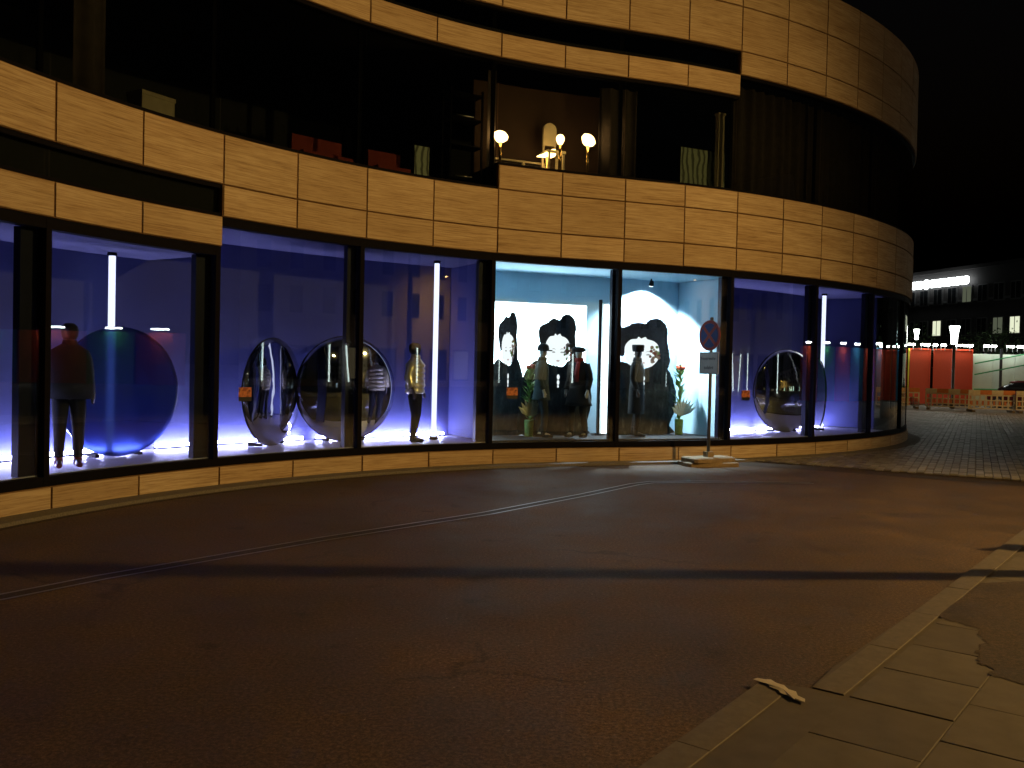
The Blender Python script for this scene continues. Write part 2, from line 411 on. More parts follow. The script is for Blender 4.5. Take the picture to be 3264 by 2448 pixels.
# slot drain in the road: two steel edges with a dark slot
def ribbon(mb, pts, w, z, shift=0.0):
    vs = []
    for i, p in enumerate(pts):
        a = Vector(pts[max(i - 1, 0)]); b = Vector(pts[min(i + 1, len(pts) - 1)]); d = (b - a).normalized(); n = Vector((-d.y, d.x)); p = Vector(p) + n * shift
        vs += [(p.x + n.x * w / 2, p.y + n.y * w / 2, z), (p.x - n.x * w / 2, p.y - n.y * w / 2, z)]
    return mb.add(vs, [(2 * i, 2 * i + 1, 2 * i + 3, 2 * i + 2) for i in range(len(pts) - 1)])
dp = [(-6.5, 2.4), (-3.53, 6.31), (-3.11, 6.95), (-1.76, 8.66), (-0.26, 10.35), (1.0, 12.05), (1.82, 13.25), (2.1, 13.52), (2.9, 13.74), (4.6, 13.85)]
drain = thing('slot_drain', 'narrow steel slot drain running diagonally across the asphalt', 'drain', (0, 0, 0))
ribbon(MB(), dp, 0.13, 0.004).build('slot', 'tar', drain)
for sh in (-0.075, 0.075): ribbon(MB(), dp, 0.03, 0.008, sh).build('edge_rail', 'steel', drain)
# scrap of white paper on the kerb
mb = MB(); pp = [(1.335, 4.875), (1.36, 4.895), (1.40, 4.875), (1.43, 4.88), (1.445, 4.83), (1.475, 4.79), (1.48, 4.73), (1.51, 4.70), (1.50, 4.64), (1.525, 4.60), (1.51, 4.555), (1.475, 4.60), (1.465, 4.585), (1.45, 4.65), (1.42, 4.68), (1.425, 4.72), (1.39, 4.77), (1.40, 4.80), (1.365, 4.85)]
n = len(pp); mb.add([(x, y, 0.037 + 0.002 * math.sin(x * 40) * math.cos(y * 33)) for x, y in pp] + [(1.45, 4.72, 0.042)], [(i, (i + 1) % n, n) for i in range(n)])
tag(mb.build('paper_scrap', plain('scrap_paper', (0.40, 0.37, 0.33), 0.9)), 'crumpled pale scrap of paper lying on the kerb corner', 'paper')
sol = bpy.data.objects['paper_scrap'].modifiers.new('th', 'SOLIDIFY'); sol.thickness = 0.002

# pale strip along the foot of the store
mb = MB(); shell(mb, -2, 20, 0.0, 0.046, -0.30, 0.04, 120)
tag(mb.build('drip_strip', 'gravel'), kind='structure')
mb = MB(); shell(mb, -2, 13, 0.0, 0.006, -0.37, -0.305, 80)  # dark strip standing in for the shadow line beside the drip strip
tag(mb.build('strip_shadow_line', 'tar'), kind='structure')

# ------------------------------------------------------------------ store: stone panels
courses = [(SA, SB, 0.0, zP), (SA, 2, zW2, zLb), (SA, 2, zLa, zU), (2, SB, zLb, zLa), (2, SB, zLa, zU), (6, SB, zU, zU2),
           (SA, 10, zT1, zT2), (10, SB, zT2, zT3), (SA, SB, zT3, zT4), (SA, SB, zT4, zT5)]
for a, b, z0, z1 in courses:
    for s in range(a, b):
        if z0 > 6 and s < 2: continue
        d = random.uniform(0, 0.005)
        mb = MB(); shell(mb, s, s + 1, z0, z1, d, 0.026, 5, 0.028)
        spart(mb, 'stone_panel', 'stone')
    mb = MB(); shell(mb, a, b, z0 + 0.004, z1 - 0.004, 0.020, 0.13, (b - a) * 4)
    spart(mb, 'backing_wall', 'joint')

def pane_mesh(s0, s1, z0, z1, t0, t1, seg):
    mb = MB()
    for t in (t0, t1):
        vs = []
        for k in range(seg + 1):
            s = s0 + (s1 - s0) * k / seg; vs += [off(s, t, z0), off(s, t, z1)]
        fs = [(2 * k, 2 * k + 2, 2 * k + 3, 2 * k + 1) for k in range(seg)]
        mb.add(vs, fs if t == t0 else [f[::-1] for f in fs])
    return mb
def window(s0, s1, z0, z1, glass, rail=0.10, mull=0.26, depth=0.25, t=0.06, cap=True):
    seg = int((s1 - s0) * 4)
    mb = MB(); shell(mb, s0, s1, z0, z0 + rail * 0.85, t - 0.02, t + 0.12, seg); spart(mb, 'window_sill', 'frame')
    mb = MB(); shell(mb, s0, s1, z1 - rail, z1, t - 0.02, t + 0.12, seg); spart(mb, 'window_head', 'frame')
    mb = pane_mesh(s0, s1 - (0.03 if cap else 0.008), z0 + rail * 0.85, z1 - rail, t + 0.02, t + 0.032, seg * 3)
    spart(mb, 'pane', glass, True)
    if cap:
        mb = MB(); shell(mb, s1 - 0.06, s1, z0 + 0.003, z1 - 0.003, t - 0.023, t + 0.10, 1); spart(mb, 'mullion_cap', 'frame', False)
    if mull:
        mb = MB(); shell(mb, s1 - mull, s1 - 0.005, z0 + rail * 0.85, z1 - rail, t + 0.125, t + depth, 1)
        spart(mb, 'mullion', 'mullion' if cap else 'frame', False)
for s0 in range(SA, SB, 2):
    top = zW2 if s0 < 2 else zLb
    window(s0, s0 + 2, zP, top, 'glass', 0.12, {-2: .22, 0: .22, 2: .17, 4: .20, 6: .10, 8: .15}.get(s0, .10), 0.22)
for s0 in range(SA, 2, 2): window(s0, s0 + 2, zLb, zLa, 'glass_up', 0.05, 0.12, 0.2, cap=False)
for s0 in range(SA, SB, 2):
    window(s0, s0 + 2, zU if s0 < 6 else zU2, zT1 if s0 < 10 else zT2, 'glass_up', 0.05, 0.06, 0.16, cap=False)
for s0 in range(2, 10, 2): window(s0, s0 + 2, zT2, zT3, 'glass_up', 0.04, 0.07, 0.16, cap=False)

# inner construction
for nm, a, b, z0, z1, t0, t1, mat in (
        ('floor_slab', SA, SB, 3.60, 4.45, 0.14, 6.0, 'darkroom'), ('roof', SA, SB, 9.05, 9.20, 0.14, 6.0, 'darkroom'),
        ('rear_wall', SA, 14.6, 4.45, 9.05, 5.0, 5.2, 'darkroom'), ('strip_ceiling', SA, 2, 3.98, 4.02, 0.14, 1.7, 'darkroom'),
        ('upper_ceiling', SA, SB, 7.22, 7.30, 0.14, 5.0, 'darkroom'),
        ('display_floor', SA, 6, 0.28, 0.40, 0.14, 1.7, 'floor_white'), ('display_floor', 10, 14.9, 0.28, 0.40, 0.14, 1.7, 'floor_white'),
        ('corner_floor', 14.9, SB, 0.28, 0.40, 0.14, 4.0, 'darkroom'),
        ('booth_floor', 6, 10, 0.28, 0.42, 0.14, 1.7, 'black'),
        ('display_ceiling', SA, 2, 3.06, 3.12, 0.14, 1.7, 'ceiling_dark'), ('display_ceiling', 2, 6, 3.44, 3.50, 0.14, 1.7, 'ceiling_dark'),
        ('booth_ceiling', 6, 10, 3.44, 3.50, 0.14, 1.7, 'wall_pale'), ('display_ceiling', 10, 14.9, 3.44, 3.50, 0.14, 1.7, 'ceiling'),
        ('display_wall', SA, 6, 0.40, 3.44, 1.6, 1.66, 'wall_violet'), ('display_wall', 10, 14.9, 0.40, 3.44, 1.6, 1.66, 'wall_violet'),
        ('booth_wall', 6, 10, 0.42, 3.44, 1.6, 1.66, 'wall_pale')):
    mb = MB(); shell(mb, a, b, z0, z1, t0, t1, int((b - a) * 3)); spart(mb, nm, mat)
for s, mat in ((5.93, 'wall_violet'), (6.0, 'wall_pale'), (9.93, 'wall_pale'), (10.0, 'wall_violet'), (14.85, 'wall_violet')):
    mb = MB(); shell(mb, s, s + 0.05, 0.425, 3.43, 0.34, 1.59, 1); spart(mb, 'side_wall', mat)

# ------------------------------------------------------------------ shop window displays
FZ = 0.405
def led(s0, s1, t, label):
    mb = MB(); shell(mb, s0, s1, FZ, FZ + 0.02, t - 0.03, t + 0.03, int((s1 - s0) * 4) + 1)
    h = mb.build('floor_light', 'frame')
    mb = MB(); shell(mb, s0 + 0.02, s1 - 0.02, FZ + 0.022, FZ + 0.06, t - 0.02, t + 0.02, int((s1 - s0) * 4) + 1)
    mb.build('lens', 'floorled', h)
    tag(h, label, 'light', 'violet light strips on the display floors')
led(SA + .05, -0.1, 1.5, 'violet light strip on the floor of the leftmost cut-off window')
led(0.05, 1.9, 1.5, 'violet light strip on the floor behind the blue disc')
led(2.05, 3.9, 1.5, 'violet light strip on the floor behind the two dark mirror discs')
led(4.05, 5.85, 1.5, 'violet light strip on the floor behind the gold jacket mannequin')
led(10.1, 11.95, 1.5, 'violet light strip on the floor behind the champagne mirror disc')
led(12.05, 14.8, 1.5, 'violet light strip on the floor by the rightmost light tube')

def light_tube(s, t, z1, label):
    p = off(s, t, FZ); o = thing('light_tube', label, 'light', p, 0, 'vertical light tubes in the shop windows')
    MB().tube([(0, 0, 0), (0, 0, 0.05)], 0.075, 14).build('socket', 'frame', o)
    MB().tube([(0, 0, 0.05), (0, 0, z1 - FZ - 0.04)], 0.043, 14).build('tube', 'tube', o)
    MB().tube([(0, 0, z1 - FZ - 0.04), (0, 0, z1 - FZ)], 0.06, 14).build('ceiling_socket', 'frame', o)
light_tube(1.42, 1.25, 3.055, 'glowing vertical tube rising behind the blue disc')
light_tube(5.42, 0.78, 3.435, 'glowing vertical tube beside the gold jacket mannequin')
light_tube(13.56, 0.95, 3.435, 'glowing vertical tube in the rightmost lit window')

def disc(s, t, rad, turn, sag, mat, label, name='mirror_disc', base=True):
    p = off(s, t, FZ); o = thing(name, label, 'mirror' if 'mirror' in name else 'disc', p, heading(s) + R(turn), 'round display discs')
    n = 64; vs = []; m = 10; fs = []
    for i in range(1, m + 1):
        r = rad * i / m; y = -sag * (1 - (r / rad) ** 2) - 0.018
        for k in range(n): a = 2 * math.pi * k / n; vs.append((r * math.cos(a), y, rad + r * math.sin(a)))
    for k in range(n): a = 2 * math.pi * k / n; vs.append((rad * math.cos(a), 0.018, rad + rad * math.sin(a)))
    for i in range(m): fs += [(i * n + k, i * n + (k + 1) % n, (i + 1) * n + (k + 1) % n, (i + 1) * n + k) for k in range(n)]
    vs.append((0, -sag - 0.018, rad)); c = len(vs) - 1; fs += [(c, (k + 1) % n, k) for k in range(n)]
    fs.append(tuple(m * n + k for k in range(n)))
    mb = MB(); mb.add(vs, fs); d = mb.build('face', mat, o)
    for pl in d.data.polygons: pl.use_smooth = len(pl.vertices) < 6 and abs(pl.normal.y) > 0.05
    if mat != 'acrylic':
     ring = [(rad * 1.004 * math.cos(2 * math.pi * k / 48), 0, rad + rad * 1.004 * math.sin(2 * math.pi * k / 48)) for k in range(49)]
     MB().tube(ring, 0.012, 8).build('rim', 'frame', o)
    if base:
        for sx in (-0.3, 0.3): MB().box((sx, 0.10, 0.02), (0.05, 0.22, 0.04)).build('foot', 'frame', o)
    return o
disc(1.40, 1.02, 0.84, -6, -0.05, 'acrylic', 'translucent blue disc in front of the left light tube', 'acrylic_disc')
disc(-0.95, 1.0, 0.84, 0, -0.05, 'acrylic', 'blue disc in the cut-off window at the left edge', 'acrylic_disc')
disc(3.28, 1.05, 0.81, 25, 0.07, 'mirror', 'dark mirror disc turned sideways, left of the larger round mirror')
disc(4.30, 1.12, 0.85, -8, 0.10, 'mirror', 'large dark mirror disc facing the street beside the gold jacket mannequin')
disc(12.45, 1.10, 0.88, -14, 0.16, 'goldmirror', 'champagne coloured mirror disc in the window right of the traffic sign')
disc(13.75, 1.18, 0.80, 40, 0.10, 'goldmirror', 'champagne mirror disc seen nearly edge-on behind the right light tube')

# --- mannequins
def skin_body(name, mat, parent, k, pose=0.0):
    P = {'pel': (0, 0, .95, .125), 'spi': (0, 0.005, 1.14, .115), 'che': (0, 0, 1.32, .135), 'nb': (0, .005, 1.46, .06), 'nt': (0, -.005, 1.54, .05),
         'hd': (0, -.02, 1.63, .088), 'cr': (0, -.01, 1.72, .07)}
    E = [('pel', 'spi'), ('spi', 'che'), ('che', 'nb'), ('nb', 'nt'), ('nt', 'hd'), ('hd', 'cr')]
    for s, c in ((-1, 'l'), (1, 'r')):
        f = pose * s
        P.update({c + 'sh': (s * .165, 0, 1.41, .058), c + 'el': (s * .245, .03, 1.14, .042), c + 'wr': (s * .255, -.06, .92, .028),
                  c + 'pa': (s * .255, -.085, .845, .030), c + 'f1': (s * .25, -.115, .775, .011), c + 'f2': (s * .262, -.09, .765, .011), c + 'f3': (s * .265, -.068, .775, .010),
                  c + 'th': (s * .235, -.125, .83, .011),
                  c + 'hp': (s * .092, 0, .88, .085), c + 'kn': (s * .10, -.03 + f * .1, .49, .056), c + 'an': (s * .105, .02 + f * .16, .085, .038), c + 'to': (s * .115, -.13 + f * .16, .03, .032)})
        E += [('che', c + 'sh'), (c + 'sh', c + 'el'), (c + 'el', c + 'wr'), (c + 'wr', c + 'pa'), (c + 'pa', c + 'f1'), (c + 'pa', c + 'f2'), (c + 'pa', c + 'f3'), (c + 'pa', c + 'th'),
              ('pel', c + 'hp'), (c + 'hp', c + 'kn'), (c + 'kn', c + 'an'), (c + 'an', c + 'to')]
    ks = list(P); me = bpy.data.meshes.new(name)
    me.from_pydata([tuple(x * k for x in P[q][:3]) for q in ks], [(ks.index(a), ks.index(b)) for a, b in E], []); me.update()
    o = bpy.data.objects.new(name, me); C.objects.link(o); o.parent = parent
    o.modifiers.new('skin', 'SKIN')
    for i, q in enumerate(ks):
        sv = me.skin_vertices[0].data[i]; r = P[q][3] * k; sv.radius = (r, r * (0.78 if q in ('pel', 'spi', 'che') else 1.0)); sv.use_root = q == 'pel'
    sb = o.modifiers.new('sub', 'SUBSURF'); sb.levels = sb.render_levels = 1
    me.materials.append(M[mat] if isinstance(mat, str) else mat)
    return o
def mannequin(s, t, turn, H, label, coat, hem, flare, skin='skin', hat=None, boots='black', quilt=False, trousers='black', pose=0.3, scarf=None, cape=False):
    o = thing('mannequin', label, 'mannequin', off(s, t, FZ if not 6 < s < 10 else 0.425), heading(s) + R(turn), 'mannequins in the shop windows')
    k = H / 1.75
    skin_body('body', skin, o, k, pose)
    def K(*p): return tuple(x * k for x in p)
    # trousers
    mb = MB()
    for sd in (-1, 1):
        f = pose * sd
        mb.tube([K(sd * .085, 0, .93), K(sd * .10, -.015 + f * .05, .70), K(sd * .103, -.03 + f * .1, .49), K(sd * .107, 0 + f * .14, .26), K(sd * .107, .02 + f * .16, .13)],
                [.105 * k, .092 * k, .072 * k, .062 * k, .052 * k], 14)
    mb.build('trousers', trousers, o)
    # coat: torso and sleeves in one mesh
    mb = MB(); rings = []
    prof = [(1.50, .065, .065), (1.47, .12, .085), (1.44, .19, .10), (1.38, .215, .125), (1.28, .205, .14), (1.15, .175, .13), (1.05, .175, .13), (.95, .195, .145)]
    zs = hem
    if quilt:
        rr = []; z = 1.40
        rr += [(1.50, .07, .07), (1.46, .15, .10)]
        while z > hem + .01:
            for dz, ad in ((0, 0), (-.018, .022), (-.045, .03), (-.072, .022)): rr.append((z + dz, .195 + ad, .14 + ad))
            z -= .09
        rr.append((z, .19, .135)); prof = rr
    else:
        prof = [p for p in prof if p[0] > hem + .05]
        last = prof[-1]; nst = 5
        for i in range(1, nst + 1): u = i / nst; prof.append((last[0] + (hem - last[0]) * u, last[1] + flare * u, last[2] + flare * .7 * u))
    if cape: prof = [(1.52, .07, .075), (1.48, .13, .10), (1.43, .21, .13), (1.34, .255, .17), (1.2, .275, .19), (1.0, .29, .205), (hem, .30, .215)]
    for z, rx, ry in prof[::-1]: rings.append((0, 0, z * k, rx * k, ry * k))
    mb.loft(rings, 28)
    for sd in (() if cape else (-1, 1)):
        if quilt:
            pts = [K(sd * .16, 0, 1.41), K(sd * .21, .01, 1.29), K(sd * .235, .025, 1.22), K(sd * .25, .03, 1.14), K(sd * .255, .0, 1.06), K(sd * .262, -.04, .97)]
            rad = [.075 * k, .085 * k, .07 * k, .082 * k, .066 * k, .075 * k]
        else:
            pts = [K(sd * .165, 0, 1.42), K(sd * .215, .015, 1.28), K(sd * .247, .03, 1.14), K(sd * .255, -.02, 1.02), K(sd * .258, -.06, .93)]
            rad = [.075 * k, .07 * k, .062 * k, .057 * k, .056 * k]
        mb.tube(pts, rad, 14)
    mb.build('coat', coat, o)
    mb = MB(); mb.tube([K(0, .0, 1.47), K(0, -.005, 1.55)], [.095 * k, .08 * k], 16).build('collar', scarf or coat, o)
    if scarf:
        mb = MB(); mb.tube([K(.05, -.09, 1.47), K(.06, -.155, 1.30), K(.07, -.17, 1.08)], [.045 * k, .05 * k, .045 * k], 10, .5).build('scarf', scarf, o)
    for sd in (-1, 1):
        f = pose * sd
        mb = MB(); mb.tube([K(sd * .107, .02 + f * .16, .20), K(sd * .107, .02 + f * .16, .08), K(sd * .107, .03 + f * .16, .03)], [.055 * k, .05 * k, .045 * k], 12)
        mb.tube([K(sd * .107, .04 + f * .16, .035), K(sd * .112, -.08 + f * .16, .04), K(sd * .116, -.17 + f * .16, .028)], [.04 * k, .042 * k, .026 * k], 10, .8)
        mb.build('boot', boots, o)
    if hat == 'bowler':
        mb = MB(); mb.loft([(0, -.015 * k, z * k, r * k, r * k * 1.12) for z, r in ((1.665, .155), (1.672, .165), (1.685, .155), (1.688, .102), (1.72, .103), (1.77, .092), (1.80, .06), (1.812, .02))], 24).build('hat', 'black', o)
    elif hat == 'pillbox':
        mb = MB(); mb.loft([(0, -.01 * k, z * k, r * k, r * k * 1.1) for z, r in ((1.665, .095), (1.70, .105), (1.78, .112), (1.80, .105), (1.80, .02))], 24).build('hat', 'black', o)
    elif hat == 'cap':
        mb = MB(); mb.loft([(0, -.03 * k, z * k, r * k, r * k * 1.2) for z, r in ((1.66, .10), (1.68, .125), (1.72, .13), (1.755, .10), (1.765, .02))], 24).build('hat', 'black', o)
    elif hat == 'hair':
        mb = MB(); mb.loft([(0, .012 * k, z * k, r * k, r * k * 1.1) for z, r in ((1.56, .07), (1.60, .092), (1.66, .10), (1.72, .09), (1.755, .05), (1.76, .01))], 20).build('hair', 'black', o)
    return o
mannequin(0.50, 0.45, -35, 1.66, 'mannequin in a wide black cape and dark red boots before the blue disc', 'black', .84, .10, 'darkskin', 'hair', 'redleather', pose=.1, cape=True)
mannequin(4.97, 0.42, 40, 1.62, 'mannequin in a gold quilted jacket and black trousers', 'gold', .86, 0, 'darkskin', 'hair', 'black', quilt=True, pose=.2)
mannequin(6.98, 0.62, 60, 1.62, 'mannequin in a grey green coat and bowler hat', 'greygreen', .72, .05, 'skin', 'bowler', 'black', trousers='char', pose=.5)
mannequin(7.52, 0.52, -60, 1.62, 'mannequin in a flared dark coat with red scarf and cap', 'black', .62, .10, 'skin', 'cap', 'black', trousers='char', pose=.5, scarf='redscarf')
mannequin(8.55, 0.66, 50, 1.66, 'mannequin in a long dark coat and tall pillbox hat', 'black', .45, .02, 'darkskin', 'pillbox', 'black', pose=.3)
mannequin(-0.75, 0.45, -20, 1.66, 'mannequin with dark red shoes in the cut-off window at the left edge', 'black', .80, .06, 'darkskin', 'hair', 'redleather', pose=.2, cape=True)

# --- booth: light boxes, giant cut-out prints, bouquets
M['lightbox'] = glow('white_light_box', (0.82, 0.95, 1.0), 12.0)
M['lightstrip'] = glow('white_light_strip', (0.88, 0.97, 1.0), 6.0)
def fur_print():
    n = NT('print_black_fur'); f = n.noise(n.coord('Object', (2.2, 1, 1)), 16.0, 6, .75); g = n.noise(n.coord('Object'), 3.0, 2)
    c = n.mixc(1.0, n.ramp(f, [(.38, (.004, .005, .008)), (.62, (.05, .055, .075)), (.75, (.12, .13, .17))]), n.ramp(g, [(.35, (.3,) * 3), (.65, (1.3,) * 3)]), 'MULTIPLY')
    n.link(c, n.b.inputs['Base Color']); n.b.inputs['Roughness'].default_value = .9; return n.m
M['print_black'] = fur_print()
def cloth_print():
    n = NT('print_dark_cloth'); f = n.noise(n.coord('Object', (1, 1, .45)), 7.0, 5, .7)
    n.link(n.ramp(f, [(.42, (.008, .010, .014)), (.58, (.035, .045, .05)), (.72, (.13, .15, .16))]), n.b.inputs['Base Color']); n.b.inputs['Roughness'].default_value = .9; return n.m
M['print_navy'] = cloth_print()
M['print_face'] = glow('print_glow_white', (1.0, 0.97, 0.94), 1.6)  # glow added to the printed faces and beads so they read overexposed
M['print_pink'] = plain('print_pale_blossom', (0.62, 0.42, 0.36), 0.8, var=0.5, scale=30)
M['petal_white'] = plain('white_petal', (0.80, 0.80, 0.62), 0.6)
M['petal_red'] = plain('red_petal', (0.65, 0.06, 0.03), 0.6)
M['leaf'] = plain('leaf_green', (0.24, 0.40, 0.10), 0.5, var=0.4)
def board(name, label, s0, s1, z0, z1, t, mat, cat='light box', trim=True):
    P0, P1 = off(s0, t), off(s1, t); L = (P1 - P0).length; a = math.atan2(P1.y - P0.y, P1.x - P0.x)
    o = thing(name, label, cat, (P0.x, P0.y, z0), a)
    MB().box((L / 2, 0.03, (z1 - z0) / 2), (L, 0.05, z1 - z0)).build('housing', 'white', o)
    MB().box((L / 2, 0.0, (z1 - z0) / 2), (L - 0.04, 0.006, z1 - z0 - 0.04)).build('lit_face', mat, o)
    return o
board('light_box', 'broad white light box behind the mannequin in the bowler hat', 6.20, 7.98, 0.43, 2.88, 1.42, 'lightbox')
board('light_box', 'narrow white light strip at the right of the bowler hat window', 8.12, 8.30, 0.43, 2.90, 1.10, 'lightstrip')
pst = MB(); p = off(8.06, 1.05, 0.425); pst.box((0, 0, 1.27), (0.045, 0.06, 2.54)); pst.box((0, 0, 0.01), (0.2, 0.2, 0.02))
o = pst.build('display_post', 'frame'); o.location = p; o.rotation_euler = (0, 0, heading(8.06)); tag(o, 'thin dark post left of the narrow white light strip', 'post')

def print_figure(s, t, xs, turn, label, flip=1, dxs=None):
    o = thing('cutout_print', label, 'display print', off(s, t, 0.425), heading(s) + R(turn), 'giant cut-out prints of a figure in a fur hat')
    rg = random.Random(int(s * 100))
    def pr(pts, sub, y, name, mat, th=0.012, fur=0.0, k=None):
        q = spline(pts, sub) if sub else pts
        if fur: q = [(x + rg.uniform(-fur, fur), z + rg.uniform(-fur, fur)) for x, z in q]
        mb = MB(); mb.prism([(x * (k or xs) * flip, z - 0.425) for x, z in q], Matrix.Translation((0, y, 0)), th); return mb.build(name, mat, o)
    pr([(-.50, 1.80), (-.12, 1.72), (.12, 1.70), (.28, 1.82), (.52, 1.78), (.72, 1.52), (.82, 1.15), (.78, .85), (.68, .60), (.70, .43), (-.78, .43), (-.84, 1.0), (-.78, 1.5)], 8, 0.0, 'dress', 'print_navy', fur=.007, k=dxs or xs)
    pr([(-.56, 2.06), (-.64, 2.24), (-.62, 2.40), (-.50, 2.46), (-.36, 2.50), (-.16, 2.58), (.04, 2.56), (.16, 2.64), (.36, 2.66), (.52, 2.58), (.60, 2.42), (.58, 2.24), (.62, 2.08), (.66, 1.86), (.60, 1.70), (.44, 1.72), (.40, 2.0), (.30, 2.1), (0, 2.1), (-.36, 2.0), (-.46, 1.92)], 14, 0.004, 'fur_hat', 'print_black', fur=.014)
    pr([(-.40, 1.95), (-.40, 2.12), (-.28, 2.24), (-.14, 2.26), (-.10, 2.30), (-.04, 2.27), (.06, 2.30), (.10, 2.26), (.26, 2.22), (.37, 2.12), (.38, 1.92), (.30, 1.80), (.16, 1.72), (-.12, 1.71), (-.32, 1.78)], 4, -0.010, 'face', 'print_face')
    for _ in range(34):
        a, r = rg.uniform(0, 6.28), rg.uniform(0, 1)
        x, z = .30 + .15 * r * math.cos(a), 1.98 + .19 * r * math.sin(a); q = rg.uniform(.02, .045)
        pr([(x + q * math.cos(c), z + q * math.sin(c) * .8) for c in (0, 1.25, 2.5, 3.77, 5.0)], 2, -0.016 - rg.uniform(0, .01), 'blossom', rg.choice(['print_pink', 'print_pink', 'leaf', 'print_red']), 0.004)
    for ex in (-.15, .13):
        pr([(ex - .07, 2.005), (ex, 2.03), (ex + .07, 2.005), (ex, 2.018)], 3, -0.013, 'eyebrow', 'print_soft', .002)
        pr([(ex - .06, 1.955), (ex, 1.975), (ex + .06, 1.955), (ex, 1.945)], 3, -0.013, 'eye', 'print_soft', .002)
    pr([(-.06, 1.80), (-.02, 1.815), (.0, 1.81), (.02, 1.815), (.06, 1.80), (.0, 1.782)], 3, -0.013, 'mouth', 'print_lip', .002)
    for z0, r in ((1.50, .045), (1.40, .04), (1.33, .025)): pr(ellipse(.02, z0, r, r * 1.1, 12), 0, -0.018, 'tassel_bead', 'print_face', 0.006)
    return o
M['print_soft'] = glow('print_glow_grey', (.80, .76, .74), .62); M['print_lip'] = glow('print_glow_rose', (1.0, .62, .58), .8)  # printed eyes and lips get a weaker added glow to go with the face
M['print_red'] = plain('print_dull_red', (0.35, 0.10, 0.08), 0.8, var=.4, scale=20)
print_figure(8.90, 1.18, .95, 0, 'giant cut-out print of a figure in a wide black fur hat, full width')
print_figure(7.36, 1.05, .60, 0, 'giant cut-out print of a fur-hatted figure behind the two hatted mannequins', 1, .86)
print_figure(6.62, 1.12, .30, 0, 'narrow cut-out print of a fur-hatted figure at the left end of the white booth', 1, .42)

def bouquet(s, t, label, h=1.25, red=True):
    o = thing('bouquet', label, 'flowers', off(s, t, 0.425), heading(s), 'tall bouquets in the white booth')
    mb = MB(); mb.loft([(0, 0, z, r, r) for z, r in ((0, .07), (.03, .075), (.28, .085), (.30, .08))], 16); mb.build('vase', 'leaf', o)
    mb = MB()
    for i in range(110):
        a = random.uniform(0, 6.28); z0 = random.uniform(.25, h - .05); ln = random.uniform(.14, .28); el = random.uniform(.3, 1.2); w = random.uniform(.018, .035)
        d = Vector((math.cos(a) * math.cos(el), math.sin(a) * math.cos(el) * .6, math.sin(el))); sd = Vector((-math.sin(a), math.cos(a), 0)) * w; b = Vector((0, 0, z0))
        mb.add([b, b + d * ln * .5 + sd, b + d * ln, b + d * ln * .5 - sd], [(0, 1, 2, 3)])
    mb.tube([(0, 0, .2), (.01, 0, h)], .014, 8); mb.build('leaves', 'leaf', o, False)
    for i in range(9):
        a = R(-60 + i * 15); b = Vector((math.sin(a) * .03, -.06, .36)); d = Vector((math.sin(a) * .8, -.25, math.cos(a) * 1.0)).normalized(); sd = d.cross(Vector((0, 1, 0))).normalized() * .035
        mb = MB(); L = .30 + .07 * math.cos(a); sd = sd * 1.3; mb.add([b, b + d * L * .55 + sd, b + d * L, b + d * L * .55 - sd, b + d * L * .55 + Vector((0, -.02, 0))], [(0, 1, 4), (1, 2, 4), (2, 3, 4), (3, 0, 4)]); mb.build('petal', 'petal_white', o)
    for i in range(7 if red else 3):
        a = random.uniform(0, 6.28); mb = MB(); c = Vector((.05 * math.cos(a), .04 * math.sin(a) - .02, h + .04 * random.random()))
        mb.loft([(c.x, c.y, c.z + z, r, r) for z, r in ((-.03, .01), (-.01, .04), (.02, .05), (.04, .03))], 9); mb.build('bloom', 'petal_red' if red else 'petal_white', o)
bouquet(6.86, .80, 'tall green bouquet with pale petals left of the grey green coat', 1.22, True)
bouquet(9.58, .98, 'tall green bouquet with red blooms at the right of the fur hat print', 1.28, True)

def spot(parent, name, loc, aim, energy, size, blend, col, rad=0.05):
    d = bpy.data.lights.new(name, 'SPOT'); d.energy = energy; d.spot_size = R(size); d.spot_blend = blend; d.color = col; d.shadow_soft_size = rad
    o = bpy.data.objects.new(name, d); C.objects.link(o); o.parent = parent; o.location = loc
    o.rotation_euler = (Vector(aim) - Vector(loc)).to_track_quat('-Z', 'Y').to_euler(); return o
M['bulb_white'] = glow('spot_lens', (0.92, 0.98, 1.0), 12.0)
def ceiling_spot(s, t, label, energy, size, aim_t, aim_z, z=3.44):
    o = thing('ceiling_spotlight', label, 'spotlight', off(s, t, z), heading(s), 'spotlights on the booth ceiling')
    MB().tube([(0, 0, 0), (0, 0, -.06)], .015, 8).build('stem', 'frame', o)
    MB().tube([(0, -.02, -.04), (0, .01, -.14)], [.035, .05], 14).build('housing', 'frame', o)
    MB().tube([(0, .0105, -.1415), (0, .0115, -.1445)], .042, 14).build('lens', 'bulb_white', o)
    spot(o, 'beam', (0, .02, -.18), (0, aim_t - t, aim_z - z), energy, size, 0.5, (0.88, 0.97, 1.0))
ceiling_spot(9.10, 1.26, 'ceiling spotlight above the fur hat print in the right half', 1900, 128, 1.75, 1.8)

